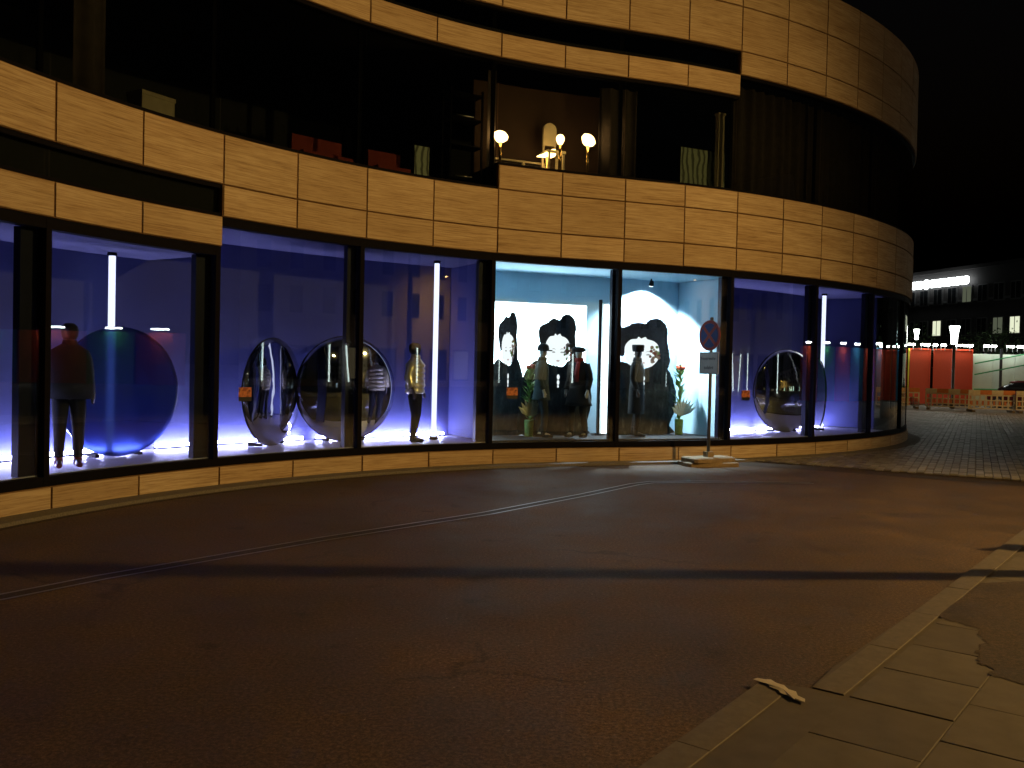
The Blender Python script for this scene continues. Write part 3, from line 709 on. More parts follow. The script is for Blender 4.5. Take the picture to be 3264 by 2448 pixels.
# --- stickers on the glass
def sticker_mat(name):
    n = NT(name); v = n.coord('Object', (1, 1, 1))
    f = n.noise(v, 9.0, 2); sx = n.new('ShaderNodeSeparateXYZ'); n.link(v, sx.inputs[0])
    c = n.ramp(f, [(0.40, (0.22, 0.05, 0.012)), (0.5, (0.50, 0.17, 0.05)), (0.62, (0.07, 0.01, 0.01))])
    k = n.ramp(sx.outputs[2], [(0.058, (0.0, 0.0, 0.0)), (0.062, (1, 1, 1))])
    n.link(n.mixc(1.0, c, k, 'MULTIPLY'), n.b.inputs['Base Color']); n.b.inputs['Roughness'].default_value = 0.35
    return n.m
M['sticker'] = sticker_mat('orange_sticker_print')
for s, lab in ((2.37, 'small orange picture sticker on the pane before the sideways mirror disc'), (6.31, 'small orange picture sticker on the white booth pane'), (10.33, 'small orange picture sticker on the pane right of the traffic sign')):
    o = MB().box((0, 0, .095), (.21, .004, .19)).build('glass_sticker', 'sticker'); o.matrix_world = frame_at(s, .072, 1.13); tag(o, lab, 'sticker', 'orange stickers on the shop panes')

# ------------------------------------------------------------------ upper floor, behind the glass
M['beige'] = plain('beige_panel', (0.66, 0.55, 0.40), 0.8)
M['redsofa'] = plain('dark_red_upholstery', (0.34, 0.05, 0.035), 0.85)
M['paleboard'] = plain('pale_green_print', (0.42, 0.52, 0.44), 0.6, var=0.5, scale=5)
M['cream'] = plain('cream_lacquer', (0.62, 0.50, 0.30), 0.5)
M['curtain'] = plain('grey_brown_curtain', (0.10, 0.075, 0.065), 0.95, var=0.2)
M['brass'] = plain('brass', (0.80, 0.55, 0.22), 0.25, 1.0)
M['flame'] = glow('warm_lamp_glass', (1.0, 0.58, 0.20), 22.0)
def ufloor(s): return zU + 0.02 if s < 6 else zU2 + 0.02
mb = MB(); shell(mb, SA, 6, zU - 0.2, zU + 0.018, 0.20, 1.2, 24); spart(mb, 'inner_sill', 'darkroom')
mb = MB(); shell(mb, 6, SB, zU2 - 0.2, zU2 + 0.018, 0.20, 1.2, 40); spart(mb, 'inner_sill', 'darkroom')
def ubox(name, label, cat, s0, s1, z1, t0, t1, mat, group=None, legs=False):
    z0 = ufloor(s0); L = (s1 - s0) * W; sm = (s0 + s1) / 2
    o = thing(name, label, cat, off(sm, (t0 + t1) / 2, z0), heading(sm), group); h = z1 - z0; d = t1 - t0
    return o, L, d, h
o, L, d, h = ubox('storage_box', 'beige box on the upper window sill at the left', 'box', 1.12, 1.52, 4.95, .22, .50, 'beige')
MB().box((0, 0, h * .42), (L, d, h * .84)).build('body', 'beige', o); MB().box((0, 0, h * .92), (L + .02, d + .02, h * .16)).build('lid', 'beige', o)
for s0, s1, lab in ((3.36, 4.10, 'dark red upholstered bench in the upper window, left one'), (4.42, 4.92, 'dark red upholstered bench in the upper window beside the pale print')):
    o, L, d, h = ubox('bench', lab, 'bench', s0, s1, 5.14, .55, 1.0, 'redsofa', 'red benches on the upper floor')
    MB().box((0, 0, .12), (L, d, .16)).build('seat', 'redsofa', o); MB().box((0, d / 2 - .06, .12 + (h - .12) / 2), (L, .12, h - .12)).build('backrest', 'redsofa', o)
    for a in (-1, 1): MB().box((a * (L / 2 - .05), -d / 2 + .05, .02), (.04, .04, .04)).build('leg', 'frame', o)
for i, (s, lab) in enumerate(((3.5, 'white cushion heap on the left red bench'), (3.95, 'white cushion at the right end of the left red bench'))):
    mb = MB(); mb.loft([(0, 0, z, r * 1.5, r * .8) for z, r in ((0, .05), (.03, .10), (.08, .11), (.12, .07), (.14, .01))], 16); o = mb.build('cushion', 'paleboard'); o.location = off(s, .52, ufloor(s)); o.rotation_euler = (0, 0, heading(s)); tag(o, lab, 'cushion')
def picture(name, label, s0, s1, z0, z1, t):
    sm = (s0 + s1) / 2; o = thing(name, label, 'picture', off(sm, t, z0), heading(sm)); L = (s1 - s0) * W
    MB().box((0, .02, (z1 - z0) / 2), (L, .03, z1 - z0)).build('backing', 'frame', o)
    n = NT(name + '_print'); f = n.new('ShaderNodeTexWave'); f.inputs['Scale'].default_value = 2.2; f.inputs['Distortion'].default_value = 6.0; n.link(n.coord('Object', (1.2, 1, 1.0)), f.inputs['Vector'])
    sx = n.new('ShaderNodeSeparateXYZ'); n.link(n.coord('Object'), sx.inputs[0])
    n.link(n.ramp(f.outputs['Fac'], [(0.15, (0.10, 0.13, 0.10)), (0.45, (0.42, 0.52, 0.43)), (0.9, (0.50, 0.60, 0.50))]), n.b.inputs['Base Color'])
    MB().box((0, 0, (z1 - z0) / 2), (L - .05, .012, z1 - z0 - .05)).build('print', n.m, o)
picture('wall_picture', 'narrow pale green print standing by the right red bench', 4.95, 5.22, ufloor(5), 5.30, .60)
picture('wall_picture', 'square pale green print leaning in the upper window behind the beige post', 9.25, 10.15, ufloor(9.5), 5.90, .62)
mb = MB(); mb.box((0, 0, .75), (.14, .10, 1.5)); mb.box((0, 0, .02), (.2, .16, .04)); mb.box((0, 0, 1.49), (.17, .13, .04)); o = mb.build('post', 'beige'); o.location = off(9.92, .45, ufloor(9.9)); o.rotation_euler = (0, 0, heading(9.9)); tag(o, 'beige square post in front of the pale green print upstairs', 'post')
# shelf rack with steel shelves
o = thing('shelf_rack', 'dark shelf rack with shiny steel rods left of the upstairs lamps', 'rack', off(5.72, .7, ufloor(5.7)), heading(5.7))
for a in (-.3, .3):
    for b in (-.15, .15): MB().box((a, b, .85), (.03, .03, 1.7)).build('upright', 'frame', o)
for z in (.18, .75, 1.2, 1.62): MB().box((0, 0, z), (.63, .33, .025)).build('shelf', 'frame', o)
for z in (.22, 1.24): MB().tube([(-.2, -.17, z), (.12, -.17, z)], .012, 8).build('rod', 'steel', o)
# lamps upstairs
def upper_lamp(s, t, hgt, tilt, w, label, energy):
    o = thing('sill_lamp', label, 'lamp', off(s, t, ufloor(s)), heading(s), 'warm lamps in the upper window')
    MB().loft([(0, 0, z, r, r) for z, r in ((0, .07), (.015, .07), (.03, .03), (.06, .018))], 16).build('foot', 'brass', o)
    MB().tube([(0, 0, .05), (0, 0, hgt - .06)], [.022, .028], 10).build('stem', 'brass', o)
    sh = MB(); T = Matrix.Translation((0, 0, hgt)) @ Matrix.Rotation(R(tilt), 4, 'Y')
    sh.loft([(0, 0, z, r * w, r * w) for z, r in ((-.09, .015), (-.06, .05), (0, .085), (.05, .085), (.09, .055), (.105, .01))], 18)
    sh.v = [tuple(T @ Vector(v)) for v in sh.v]; sh.build('glass_shade', 'flame', o)
    return o
upper_lamp(6.16, .36, .52, 18, 1.45, 'warm lamp at the left end of the upstairs lamp window', 30)
upper_lamp(7.10, .40, .62, 0, .85, 'small slim warm lamp in the middle of the upstairs window', 20)
upper_lamp(7.52, .38, .66, 38, 1.55, 'large tilted warm lamp at the right of the upstairs window', 30)
# low lit reading lamp lying on the counter, arched chair back, counter
o = thing('counter', 'dark counter with pale posts behind the upstairs lamps', 'counter', off(6.65, .95, ufloor(6.6)), heading(6.65))
MB().box((0, 0, .30), (1.05, .06, .03)).build('top_rail', 'cream', o); MB().box((0, .05, .15), (1.05, .04, .28)).build('panel', 'curtain', o)
for x in (-.5, .1, .5): MB().box((x, -.01, .145), (.045, .045, .29)).build('post', 'cream', o)
o = thing('table_lamp', 'wide glowing lamp on the counter under the arched chair back', 'lamp', off(6.98, .62, ufloor(7)), heading(7))
MB().loft([(0, 0, z, r, r) for z, r in ((0, .06), (.02, .06), (.03, .02), (.36, .016))], 12).build('foot', 'brass', o)
mb = MB(); mb.prism(spline([(-.17, .36), (.0, .36), (.13, .37), (.15, .45), (.13, .50), (.02, .47), (-.06, .41)], 4), Matrix.Translation((0, -.05, 0)), .12); mb.build('shade', 'flame', o)
o = thing('chair', 'cream arched chair back between the upstairs lamps', 'chair', off(7.10, .85, ufloor(7)), heading(7))
MB().prism([(-.13, .62), (-.13, .90)] + [(.13 * math.cos(a), .90 + .13 * math.sin(a)) for a in [math.pi - k * math.pi / 10 for k in range(1, 10)]] + [(.13, .90), (.13, .62)], Matrix.Translation((0, 0, 0)), .05).build('backrest', 'cream', o)
MB().box((0, -.14, .45), (.36, .34, .05)).build('seat', 'cream', o)
for a in (-.14, .14):
    for b in (-.28, .0): MB().box((a, b, .21), (.035, .035, .43)).build('leg', 'cream', o)
    MB().box((a * .8, .03, .55), (.03, .03, .2)).build('back_post', 'cream', o)
M['brownwall'] = plain('brown_partition', (0.055, 0.028, 0.015), 0.9)
mb = MB(); shell(mb, 6.03, 8.4, zU2 + .02, 6.74, 1.12, 1.17, 10); spart(mb, 'partition_wall', 'brownwall')
# curtains
def curtain(s0, s1, t, z0, z1, label):
    mb = MB(); n = int((s1 - s0) * W / .025); vs = []; rng = random.Random(int(s0 * 100)); ph = 0
    for k in range(n + 1):
        s = s0 + (s1 - s0) * k / n; ph += rng.uniform(.35, .75); tt = t + .045 * math.sin(ph) + .02 * math.sin(ph * .37)
        vs += [off(s, tt, z0), off(s, tt, z1)]
    mb.add(vs, [(2 * k, 2 * k + 2, 2 * k + 3, 2 * k + 1) for k in range(n)])
    mb.smooth = True; o = mb.build('curtain', 'curtain'); so = o.modifiers.new('th', 'SOLIDIFY'); so.thickness = .004
    tag(o, label, 'curtain', 'curtains in the upper windows')
curtain(7.75, 8.35, .5, zU2 + .02, zT1 - .06, 'lamp-lit curtain right of the upstairs lamps')
curtain(10.2, 13.9, .45, zU2 + .02, zT2 - .06, 'dark curtain right of the beige post upstairs')
curtain(14.1, 19.8, .45, zU2 + .02, zT2 - .06, 'dark curtain around the rounded upper corner')
curtain(0.62, .95, .6, zU + .02, zT1 - .06, 'narrow brown curtain in the upper left window')
curtain(6.02, 6.14, .5, zU2 + .02, zT1 - .06, 'lamp-lit curtain edge left of the upstairs lamps')

# ------------------------------------------------------------------ traffic sign
M['signred'] = plain('sign_red', (0.20, 0.014, 0.014), 0.6, var=.1, spec=.15); M['signblue'] = plain('sign_blue', (0.008, 0.018, 0.11), 0.6, var=.1, spec=.15)
M['signwhite'] = plain('sign_white', (0.34, 0.33, 0.31), 0.6, var=.1, spec=.2); M['signblack'] = plain('sign_lettering', (0.02, 0.02, 0.02), 0.6)
M['rubber'] = plain('recycled_plastic_base', (0.20, 0.15, 0.09), 0.85, var=.3, scale=12)
ts = thing('traffic_sign', 'round red and blue no-stopping sign with white text plate on a weighted foot', 'traffic sign', (3.50, 16.10, 0.0), R(-60))
M['oldsteel'] = plain('weathered_steel', (0.10, 0.10, 0.10), 0.65, 0.4)
MB().tube([(0, 0, .1), (0, 0, 2.62)], .03, 12).build('pole', 'oldsteel', ts)
RR = .27; zc = 2.30
def sdisc(r, y, th, name, mat, n=40):
    MB().prism(ellipse(0, zc, r, r, n), Matrix.Translation((0, y, 0)), th).build(name, mat, ts)
sdisc(RR, -.046, .012, 'sign_plate', 'signred'); sdisc(RR * .80, -.050, .004, 'blue_field', 'signblue')
for a in (45, -45):
    m = Matrix.Translation((0, -.0505 - (.0015 if a > 0 else 0), zc)) @ Matrix.Rotation(R(a), 4, 'Y')
    MB().box(None, (RR * 1.62, .003, RR * .20), m=m).build('red_bar', 'signred', ts)
pl = MB().box((0, -.042, 1.815), (.48, .010, .385)).build('text_plate', 'signwhite', ts)
for c, d in (((0, -.0485, 1.995), (.46, .003, .010)), ((0, -.0485, 1.635), (.46, .003, .010)), ((-.226, -.0485, 1.815), (.010, .003, .36)), ((.226, -.0485, 1.815), (.010, .003, .36))):
    MB().box(c, d).build('border', 'signblack', pl)
def text(body, size, loc, parent, mat, rot=(R(90), 0, 0)):
    cu = bpy.data.curves.new('lettering', 'FONT'); cu.body = body; cu.size = size; cu.align_x = 'CENTER'; cu.align_y = 'CENTER'; cu.extrude = .001
    t = bpy.data.objects.new('tmp', cu); C.objects.link(t); dg = bpy.context.evaluated_depsgraph_get()
    me = bpy.data.meshes.new_from_object(t.evaluated_get(dg)); bpy.data.objects.remove(t)
    o = bpy.data.objects.new('lettering', me); C.objects.link(o); o.parent = parent; o.location = loc; o.rotation_euler = rot; me.materials.append(M[mat]); return o
text('Feuerwehr-', .085, (0, -.0490, 1.895), pl, 'signblack'); text('zufahrt', .085, (0, -.0490, 1.735), pl, 'signblack')
for z in (2.42, 2.18, 1.9, 1.74): MB().tube([(0, 0, z - .02), (0, 0, z + .02)], .042, 12).build('clamp', 'steel', ts)
for i, (zb, lx, ly, rz) in enumerate(((.045, .98, .52, 74), (.125, .92, .46, 88))):
    mb = MB(); w, d, b = lx / 2, ly / 2, .05; h = .045 if i else .045
    oc = [(-w + b, -d), (w - b, -d), (w, -d + b), (w, d - b), (w - b, d), (-w + b, d), (-w, d - b), (-w, -d + b)]
    n = 8; T = Matrix.Rotation(R(rz), 4, 'Z')
    mb.add([T @ Vector((x, y, zb - h)) for x, y in oc] + [T @ Vector((x, y, zb + h * .4)) for x, y in oc] + [T @ Vector((x * .94, y * .9, zb + h * .75)) for x, y in oc],
           [tuple(range(n))[::-1], tuple(range(2 * n, 3 * n))] + [(r * n + k, r * n + (k + 1) % n, (r + 1) * n + (k + 1) % n, (r + 1) * n + k) for r in (0, 1) for k in range(n)])
    mb.build('foot_plate', 'rubber', ts)
MB().box((0, 0, .19), (.13, .13, .12)).build('pole_socket', 'rubber', ts)

# ------------------------------------------------------------------ far right: site hoarding, lights, barriers, lamps, car, building
M['hred'] = plain('hoarding_red', (0.50, 0.05, 0.018), 0.45, var=.05); M['hblue'] = plain('hoarding_blue', (0.03, 0.22, 0.42), 0.45, var=.05)
M['hgreen'] = plain('hoarding_green', (0.03, 0.26, 0.08), 0.45, var=.05); M['hyellow'] = plain('hoarding_yellow', (0.62, 0.55, 0.05), 0.45, var=.05)
M['tarp'] = plain('white_site_wall', (0.55, 0.62, 0.52), 0.7, var=.10, scale=1.2); M['floodtube'] = glow('cold_site_light', (0.92, 1.0, 0.90), 55.0)
M['hcap'] = plain('hoarding_post', (0.20, 0.12, 0.09), 0.7)
HY = 50.0; HZ = 3.12
def hoard(x0, x1, mat, label, y0=HY, y1=HY):
    L = math.hypot(x1 - x0, y1 - y0); a = math.atan2(y1 - y0, x1 - x0)
    o = thing('hoarding_panel', label, 'hoarding', (x0, y0, 0), a, 'coloured site hoarding panels')
    MB().box((L / 2, 0, .10 + (HZ - .10) / 2), (L - .02, .05, HZ - .10)).build('board', mat, o)
    for x in (.03, L - .03): MB().box((x, -.045, HZ / 2), (.05, .04, HZ)).build('upright', mat, o)
    MB().box((L / 2, -.045, HZ - .04), (L - .1, .035, .06)).build('top_rail', mat, o)
    MB().box((L / 2, .25, .05), (.5, .6, .10)).build('ballast_block', 'hcap', o)
hoard(17.4, 19.6, 'hred', 'red hoarding panel seen through the store corner')
hoard(19.62, 20.62, 'hblue', 'blue hoarding panel next to the narrow yellow one')
hoard(20.64, 20.94, 'hyellow', 'narrow yellow hoarding panel right of the blue one')
hoard(20.96, 21.42, 'hgreen', 'green hoarding panel between two yellow ones')
hoard(21.44, 21.74, 'hyellow', 'narrow yellow hoarding panel left of the red ones')
hoard(21.76, 22.90, 'hred', 'red hoarding panel left of the street lamp')
hoard(23.05, 25.22, 'hred', 'wide red hoarding panel behind the street lamp')
run2 = [(31.6, 50.0, 'hyellow', .5, 'narrow yellow'), (0, 0, 'hgreen', 1.3, 'green'), (0, 0, 'hyellow', .5, 'second narrow yellow'), (0, 0, 'hblue', 2.6, 'wide blue'), (0, 0, 'hred', 3.4, 'first red'), (0, 0, 'hred', 3.4, 'second red')]
x, y = 31.6, 50.0; side_lights = []
for _, _, mat, L, nm in run2:
    dx, dy = 9.5 / 14.5, -11 / 14.5
    hoard(x, x + dx * L, mat, nm + ' hoarding panel of the slanting run mirrored in the store corner', y, y + dy * L)
    side_lights.append((x + dx * L / 2, y + dy * L / 2, max(.4, L * .4), math.atan2(dy, dx), 'cold light over the ' + nm + ' panel of the slanting hoarding run'))
    x += dx * (L + .03); y += dy * (L + .03)
for i in range(6):
    hoard(x + .3, x + .3, ['hred', 'hred', 'hblue', 'hred', 'hgreen', 'hred'][i], ['farthest', 'second', 'third', 'fourth', 'fifth', 'nearest'][i] + ' hoarding panel of the side run mirrored in the left shop windows', y, y - 3.9)
    side_lights.append((x + .1, y - 2, 1.4, R(90), ['farthest', 'second', 'third', 'fourth', 'fifth', 'nearest'][i] + ' cold light of the side hoarding run'))
    y -= 4
def flood(x, y, L, label, z=HZ + .20, rz=0, stren='floodtube'):
    o = thing('site_light', label, 'light', (x, y, z), rz, 'cold site lights along the hoarding')
    MB().box((0, 0, .07), (L, .10, .05)).build('housing', 'steel', o)
    MB().tube([(-L / 2 + .03, -.02, .0), (L / 2 - .03, -.02, .0)], .05, 10).build('tube', stren, o)
    for a in (-L * .35, L * .35): MB().box((a, .06, -.12), (.03, .03, .36)).build('bracket', 'steel', o)
fl = [(18.2, .7, 'first'), (19.1, .5, 'second'), (20.2, .8, 'third'), (21.1, .4, 'fourth'), (21.75, .5, 'fifth'), (22.55, .55, 'sixth'), (23.1, .25, 'seventh'), (23.55, .3, 'eighth'), (24.65, 1.05, 'ninth'), (25.9, .35, 'tenth'), (26.3, .3, 'eleventh'), (27.2, .45, 'twelfth'), (27.8, .5, 'last')]
for x, L, w in fl: flood(x, HY - .12, L, w + ' cold light from the left along the hoarding top')
for sx_, sy_, L, a_, lab in side_lights: flood(sx_ - .12 * math.sin(a_ + .0) - .1, sy_ - .1, L, lab, rz=a_)
# white site wall with rails
o = thing('site_wall', 'white site wall with dark slanting handrails right of the red hoarding', 'wall', (25.3, HY + .4, 0))
for i in range(5): MB().box((.62 + i * 1.22, 0, 1.45), (1.2, .06, 2.9)).build('panel', 'tarp', o)
for z0 in (2.35, 1.75): MB().tube([(0, -.5, z0), (2.6, -.5, z0 + .55), (6, -.5, z0 + 1.2)], .035, 8).build('handrail', 'hgreen', o)
MB().tube([(0, -.5, .95), (6, -.5, .95)], .04, 8).build('handrail', 'hgreen', o)
for x in (1.45, 4.2): MB().box((x, -.46, 1.6), (.12, .08, 3.2)).build('rail_post', 'polemat', o)
# barriers
M['borange'] = plain('barrier_orange', (0.60, 0.20, 0.06), 0.6, var=.2); M['bwhite'] = plain('barrier_white', (0.66, 0.58, 0.44), 0.6, var=.15)
def make_barrier():
    o = thing('barrier', '', 'barrier', (0, 0, 0), 0, 'plastic site barriers in front of the hoarding')
    for k in range(4):
        MB().box((-.75 + k * .5, -.012, .90), (.495, .045, .20)).build('reflective_board', 'borange' if k % 2 else 'bwhite', o)
    mb = MB()
    for z, h in ((.765, .06), (.53, .05), (.30, .05), (.16, .05)): mb.box((0, 0, z), (2.0, .05, h))
    for k in range(9): mb.box((-.97 + k * .2425, 0, .46), (.06, .047, .62))
    mb.build('grille', 'bwhite', o)
    mb = MB()
    for k in range(8): mb.box((-.85 + k * .2425, 0, .415), (.09, .03, .18))
    mb.build('infill', 'borange', o)
    for x in (-.85, .85): MB().box((x, 0, .05), (.14, .62, .10)).build('foot', 'rubber', o)
    return o
b0 = make_barrier()
bl = [(18.9, 44.6, -22, 'plastic barrier half hidden by the store corner'), (20.75, 43.6, -35, 'plastic barrier left of the street lamp foot'), (22.45, 42.9, 4, 'plastic barrier in front of the wide red hoarding'),
      (24.2, 42.0, -28, 'plastic barrier at the right picture edge below the white wall'), (26.0, 41.2, -20, 'plastic barrier just outside the right picture edge')]
bl = [(18.75, 44.3, -12, bl[0][3]), (20.70, 43.2, -30, bl[1][3]), (21.9, 41.6, -8, bl[2][3]), (23.85, 41.1, -14, bl[3][3]), (25.85, 40.5, -16, bl[4][3])]
for i, (x, y, a, lab) in enumerate(bl):
    b = b0 if i == 0 else copy_tree(b0); b.location = (x, y, 0.04); b.rotation_euler = (0, 0, R(a)); b['label'] = lab
# street lamps
M['lampglass'] = glow('lamp_frosted_cone', (0.93, 1.0, 0.90), 12.0)
def street_lamp(x, y, h, k, label, energy):
    o = thing('street_lamp', label, 'street lamp', (x, y, 0), 0, 'cone-headed street lamps')
    MB().tube([(0, 0, 0), (0, 0, .5), (0, 0, .52), (0, 0, h - 1.05 * k)], [.11, .11, .075, .07], 12).build('pole', 'polemat', o)
    MB().tube([(0, 0, h - 1.08 * k), (0, 0, h - 1.0 * k)], [.16, .18], 12).build('collar', 'polemat', o)
    MB().loft([(0, 0, h + z * k, r * k, r * k) for z, r in ((-1.0, .15), (-.6, .17), (-.3, .21), (-.1, .26), (-.02, .26), (0, .2))], 18).build('cone_shade', 'lampglass', o)
    MB().loft([(0, 0, h + z * k, r * k, r * k) for z, r in ((.0, .30), (.03, .29), (.06, .05))], 18).build('cap', 'polemat', o)
    if energy:
        d = bpy.data.lights.new('bulb', 'POINT'); d.energy = energy; d.color = (.85, 1.0, .85); d.shadow_soft_size = .35
        l = bpy.data.objects.new('bulb', d); C.objects.link(l); l.parent = o; l.location = (0, -.4, h - .3)
street_lamp(22.15, 45.8, 4.16, .92, 'cone-headed street lamp in front of the red hoarding', 0)
street_lamp(30.95, 70.0, 5.15, .8, 'far small street lamp right at the store edge', 0)
street_lamp(27.0, 64.0, 4.75, .7, 'far small street lamp seen through the store corner glass', 0)
# parked car, right edge
M['carpaint'] = plain('car_paint_dark_red', (0.11, 0.014, 0.016), 0.25, 0.2, var=.05); M['carglass'] = plain('car_glass', (0.012, 0.012, 0.014), 0.08)
M['tyre'] = plain('tyre_rubber', (0.012, 0.012, 0.012), 0.85); M['rim'] = plain('alloy_rim', (0.4, 0.4, 0.42), 0.3, .9); M['tail'] = plain('tail_lamp_red', (0.45, 0.02, 0.02), 0.2)
car = thing('parked_car', 'dark red car parked by the white site wall at the right edge', 'car', (27.2, 47.6, 0.0), R(-62))
def car_sec(x, prof): return [(x, y, z) for y, z in prof]
def loftx(secs, name, mat, parent):
    n = len(secs[0]); mb = MB(); vs = [v for s in secs for v in s]
    fs = [(i * n + k, i * n + (k + 1) % n, (i + 1) * n + (k + 1) % n, (i + 1) * n + k) for i in range(len(secs) - 1) for k in range(n)]
    fs += [tuple(range(n))[::-1], tuple((len(secs) - 1) * n + k for k in range(n))]
    mb.add(vs, fs); mb.smooth = True; o = mb.build(name, mat, parent, True)
    s = o.modifiers.new('sub', 'SUBSURF'); s.levels = s.render_levels = 1; return o
def bsec(x, w, z0, z1): return car_sec(x, [(-w * .9, z0), (-w, z0 + .15), (-w, z1 - .18), (-w * .92, z1), (w * .92, z1), (w, z1 - .18), (w, z0 + .15), (w * .9, z0)])
loftx([bsec(-2.1, .70, .35, .78), bsec(-2.05, .82, .25, .90), bsec(-1.3, .88, .22, .96), bsec(0, .89, .22, .95), bsec(1.1, .88, .22, .93), bsec(1.9, .80, .25, .78), bsec(2.05, .66, .33, .66)], 'body', 'carpaint', car)
loftx([bsec(-1.75, .72, .88, .98), bsec(-1.2, .68, .88, 1.36), bsec(-.3, .66, .88, 1.46), bsec(.3, .66, .88, 1.44), bsec(1.05, .74, .88, .97)], 'cabin', 'carglass', car)
loftx([bsec(-1.15, .60, 1.33, 1.40), bsec(-.4, .60, 1.42, 1.49), bsec(.3, .58, 1.40, 1.47)], 'roof', 'carpaint', car)
for x in (-1.3, 1.3):
    for sd in (-1, 1):
        w = MB().tube([(x, sd * .70, .31), (x, sd * .92, .31)], .31, 20).build('wheel', 'tyre', car); MB().tube([(x, sd * .922, .31), (x, sd * .93, .31)], .20, 14).build('rim', 'rim', w)
for sd in (-1, 1):
    MB().box((2.0, sd * .52, .64), (.10, .26, .12)).build('headlight', 'rim', car); MB().box((-2.07, sd * .60, .74), (.08, .22, .16)).build('tail_light', 'tail', car)
MB().box((2.08, 0, .45), (.03, .5, .11)).build('number_plate', 'bwhite', car)

# far office building with lit sign and windows
M['obrick'] = plain('far_facade', (0.030, 0.028, 0.028), 0.85, var=.15, scale=.6); M['opane'] = plain('far_dark_window', (0.012, 0.014, 0.016), 0.12); M['oframe'] = plain('far_window_frame', (0.10, 0.10, 0.10), 0.6)
M['olit'] = glow('far_lit_window', (0.95, 1.0, 0.72), 0.85); M['olitdim'] = glow('far_dim_window', (0.8, 0.9, 0.6), 0.10); M['signlit'] = glow('far_sign_letters', (0.95, 1.0, 1.0), 7.0)
bd = Vector((.249, -.968)); b0v = Vector((33.2, 95.5))
ob = thing('office_building', 'dark office building with a glowing rooftop sign far behind the hoarding', 'building', (b0v.x, b0v.y, 0), math.atan2(bd.y, bd.x))
# local: x along the face (towards the right of the picture), -y ... the face looks to the left; thickness goes +y
MB().box((25, 6.05, 5.3), (50, 12, 10.6)).build('wall', 'obrick', ob); MB().box((25, 6, 10.75), (50.4, 12.4, .3)).build('roof', 'obrick', ob)
MB().box((25, 0, 8.0), (50, .12, .18)).build('cornice', 'oframe', ob)
lit = {(5, 1): 'olit', (8, 1): 'olit', (12, 1): 'olitdim', (13, 1): 'olit', (14, 1): 'olit', (15, 1): 'olit', (4, 0): 'olitdim', (10, 2): 'olitdim'}
rw = Matrix.Identity(4)
for c in range(20):
    for r in range(3):
        x = 2.0 + c * 1.75; z = 3.0 + r * 2.75
        f = MB().box((x, -.02, z), (1.1, .14, 1.45)).build('window', 'oframe', ob)
        MB().box((x, -.10, z), (.94, .03, 1.28)).build('pane', lit.get((c, r), 'opane'), f)
        MB().box((x, -.12, z), (.05, .03, 1.28)).build('glazing_bar', 'oframe', f)
sg = thing('roof_sign', 'overexposed white lettering of the sign on the far office roof', 'sign', (b0v.x + bd.x * 11.2, b0v.y + bd.y * 11.2, 9.35), math.atan2(bd.y, bd.x))
rngs = random.Random(3); x = 0
for i in range(17):
    w = rngs.uniform(.34, .56)
    if i == 7: MB().prism(ellipse(x + .5, .3, .42, .42, 20), Matrix.Translation((0, -.5, 0)), .12).build('emblem', 'signlit', sg); x += 1.05
    else: MB().prism(spline([(x, .02), (x + w, .02), (x + w, .58), (x, .58)], 3), Matrix.Translation((0, -.5, 0)), .12).build('letter', 'signlit', sg); x += w + .05
MB().box((x / 2, -.36, -.02), (x, .10, .08)).build('rail', 'oframe', sg)

# trees behind the hoarding
M['bark'] = plain('bark', (0.06, 0.045, 0.035), 0.95); M['foliage'] = plain('night_foliage', (0.05, 0.09, 0.035), 0.7, var=.4, scale=3)
def tree(x, y, h, r, label, seed):
    rg = random.Random(seed); o = thing('tree', label, 'tree', (x, y, 0), 0, 'trees behind the hoarding')
    mb = MB(); mb.tube([(0, 0, 0), (.05, 0, h * .3), (0, .05, h * .6)], [.16, .12, .07], 9)
    tips = []
    for i in range(9):
        a = i * 2.4; z = h * (.35 + .04 * i); e = Vector((math.cos(a) * r * .7, math.sin(a) * r * .7, z + h * .2)); mb.tube([(0, 0, z), tuple(e * .6 + Vector((0, 0, z * .4))), tuple(e)], [.05, .03, .012], 6); tips.append(e)
    mb.build('trunk', 'bark', o)
    mb = MB(); tips.append(Vector((0, 0, h * .85)))
    for t in tips:
        for k in range(130):
            d = Vector((rg.gauss(0, 1), rg.gauss(0, 1), rg.gauss(0, .8))); p = t + d * r * .26; q = Vector((rg.uniform(-1, 1), rg.uniform(-1, 1), rg.uniform(-.6, 1))).normalized(); s = q.cross(Vector((rg.uniform(-1, 1), .3, 1))).normalized(); L = rg.uniform(.10, .2)
            mb.add([p, p + q * L * .5 + s * L * .3, p + q * L, p + q * L * .5 - s * L * .3], [(0, 1, 2, 3)])
    mb.build('crown', 'foliage', o)
tree(28.6, 54.5, 4.6, 1.7, 'small leafy tree behind the white site wall', 1)
tree(24.0, 56.5, 4.8, 1.8, 'small leafy tree behind the wide red hoarding', 2)

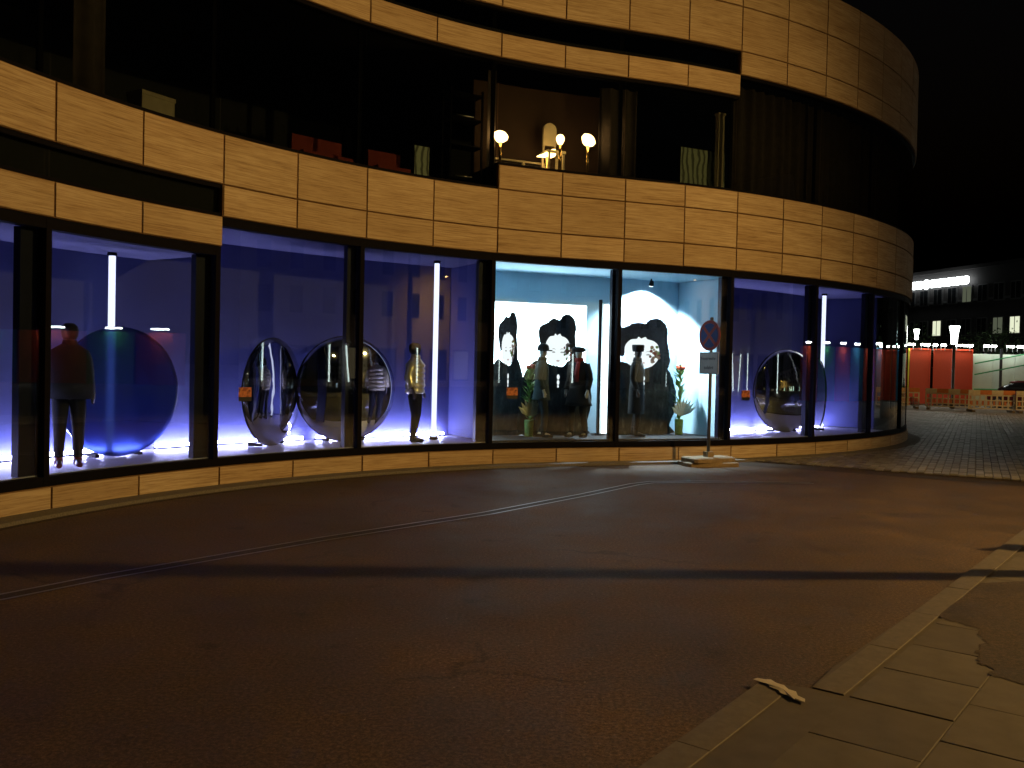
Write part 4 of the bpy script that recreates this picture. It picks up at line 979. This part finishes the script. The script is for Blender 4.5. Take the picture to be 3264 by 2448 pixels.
# ------------------------------------------------------------------ across the street, seen only in reflections
M['stucco'] = plain('opposite_stucco', (0.36, 0.30, 0.26), 0.85); M['ovl'] = glow('cold_tube_line', (0.85, 1.0, 0.95), 8.0); M['owarm'] = glow('warm_shopfront', (1.0, 0.78, 0.42), 0.32)
op = thing('opposite_building', 'pale building across the street with cold light lines, mirrored in the shop windows', 'building', (46, -12, 0), R(90))
MB().box((0, -5, 7), (52, 10, 14)).build('wall', 'stucco', op)
for i in range(16):
    x = -24 + i * 3.2
    f = MB().box((x, .03, 1.6), (2.3, .10, 2.3)).build('shop_window', 'oframe', op); MB().box((x, .10, 1.6), (2.1, .04, 2.1)).build('pane', 'owarm' if i % 4 == 0 else 'opane', f)
    for r in range(3):
        f = MB().box((x, .03, 5.8 + r * 2.9), (1.3, .10, 1.8)).build('window', 'oframe', op); MB().box((x, .10, 5.8 + r * 2.9), (1.14, .04, 1.64)).build('pane', 'opane', f)
for x, tl in ((-16.5, 0), (-5, 0), (7.6, 0), (14.0, -6), (15.6, 8), (17.5, 0), (24, 0)):
    m = Matrix.Translation((x, .25, 1.55)) @ Matrix.Rotation(R(tl), 4, 'Y'); MB().box(None, (.12, .12, 2.5), m=m).build('light_line', 'ovl', op)

# ------------------------------------------------------------------ sodium street lamps just right of the view, and the posts whose shadows cross the road
M['sodium'] = glow('sodium_lens', (1.0, 0.55, 0.16), 30.0)
def sodium_lamp(x, y, h, aim, energy, label, tilt=68):
    a = math.atan2(aim[1] - y, aim[0] - x)
    o = thing('street_light', label, 'street light', (x, y, 0), a, 'sodium street lights outside the picture')
    MB().tube([(0, 0, 0), (0, 0, .9), (0, 0, .95), (0, 0, h - .3), (.15, 0, h + .05), (.9, 0, h + .2)], [.11, .11, .08, .06, .05, .045], 12).build('mast', 'polemat', o)
    MB().box((1.15, 0, h + .2), (.7, .26, .12)).build('head', 'steel', o)
    MB().box((1.18, 0, h + .125), (.5, .2, .02)).build('lens', 'sodium', o)
    d = bpy.data.lights.new('sodium_bulb', 'SPOT'); d.energy = energy; d.color = (1.0, 0.575, 0.165); d.shadow_soft_size = .09; d.spot_size = R(146); d.spot_blend = 1.0
    l = bpy.data.objects.new('sodium_bulb', d); C.objects.link(l); l.parent = o; l.location = (1.18, 0, h + .02); l.rotation_euler = (0, R(-tilt), 0)
sodium_lamp(14.6, 8.33, 7.0, (0, 7.4), 6300, 'sodium street light right of the picture, level with the shadow band')
sodium_lamp(40.5, -6.0, 7.5, (46, -6), 2600, 'added sodium street light to brighten the mirrored opposite building', 40)  # added lamp, lights the opposite facade so its reflection shows
sodium_lamp(27.6, 36.5, 7.0, (20.5, 42), 1500, 'sodium street light beside the barriers, right of the picture', 40)
sodium_lamp(12.4, 0.9, 7.4, (2.0, 9.0), 900, 'sodium street light right of the camera')
o = thing('post', 'tall dark post whose shadow crosses the road', 'post', (7.0, 7.86, 0)); MB().tube([(0, 0, 0), (0, 0, .6), (0, 0, .62), (0, 0, 5.6)], [.14, .14, .10, .09], 14).build('shaft', 'polemat', o); MB().loft([(0, 0, z, r, r) for z, r in ((5.6, .09), (5.64, .12), (5.75, .10), (5.82, .02))], 14).build('cap', 'polemat', o)
o = thing('road_sign', 'small road sign whose shadow falls at the right edge of the road', 'road sign', (7.33, 8.69, 0), R(75))
MB().tube([(0, 0, 0), (0, 0, 2.15)], .04, 10).build('pole', 'steel', o); MB().prism(ellipse(0, 2.02, .13, .13, 28), Matrix.Translation((0, -.045, 0)), .012).build('plate', 'signblue', o)
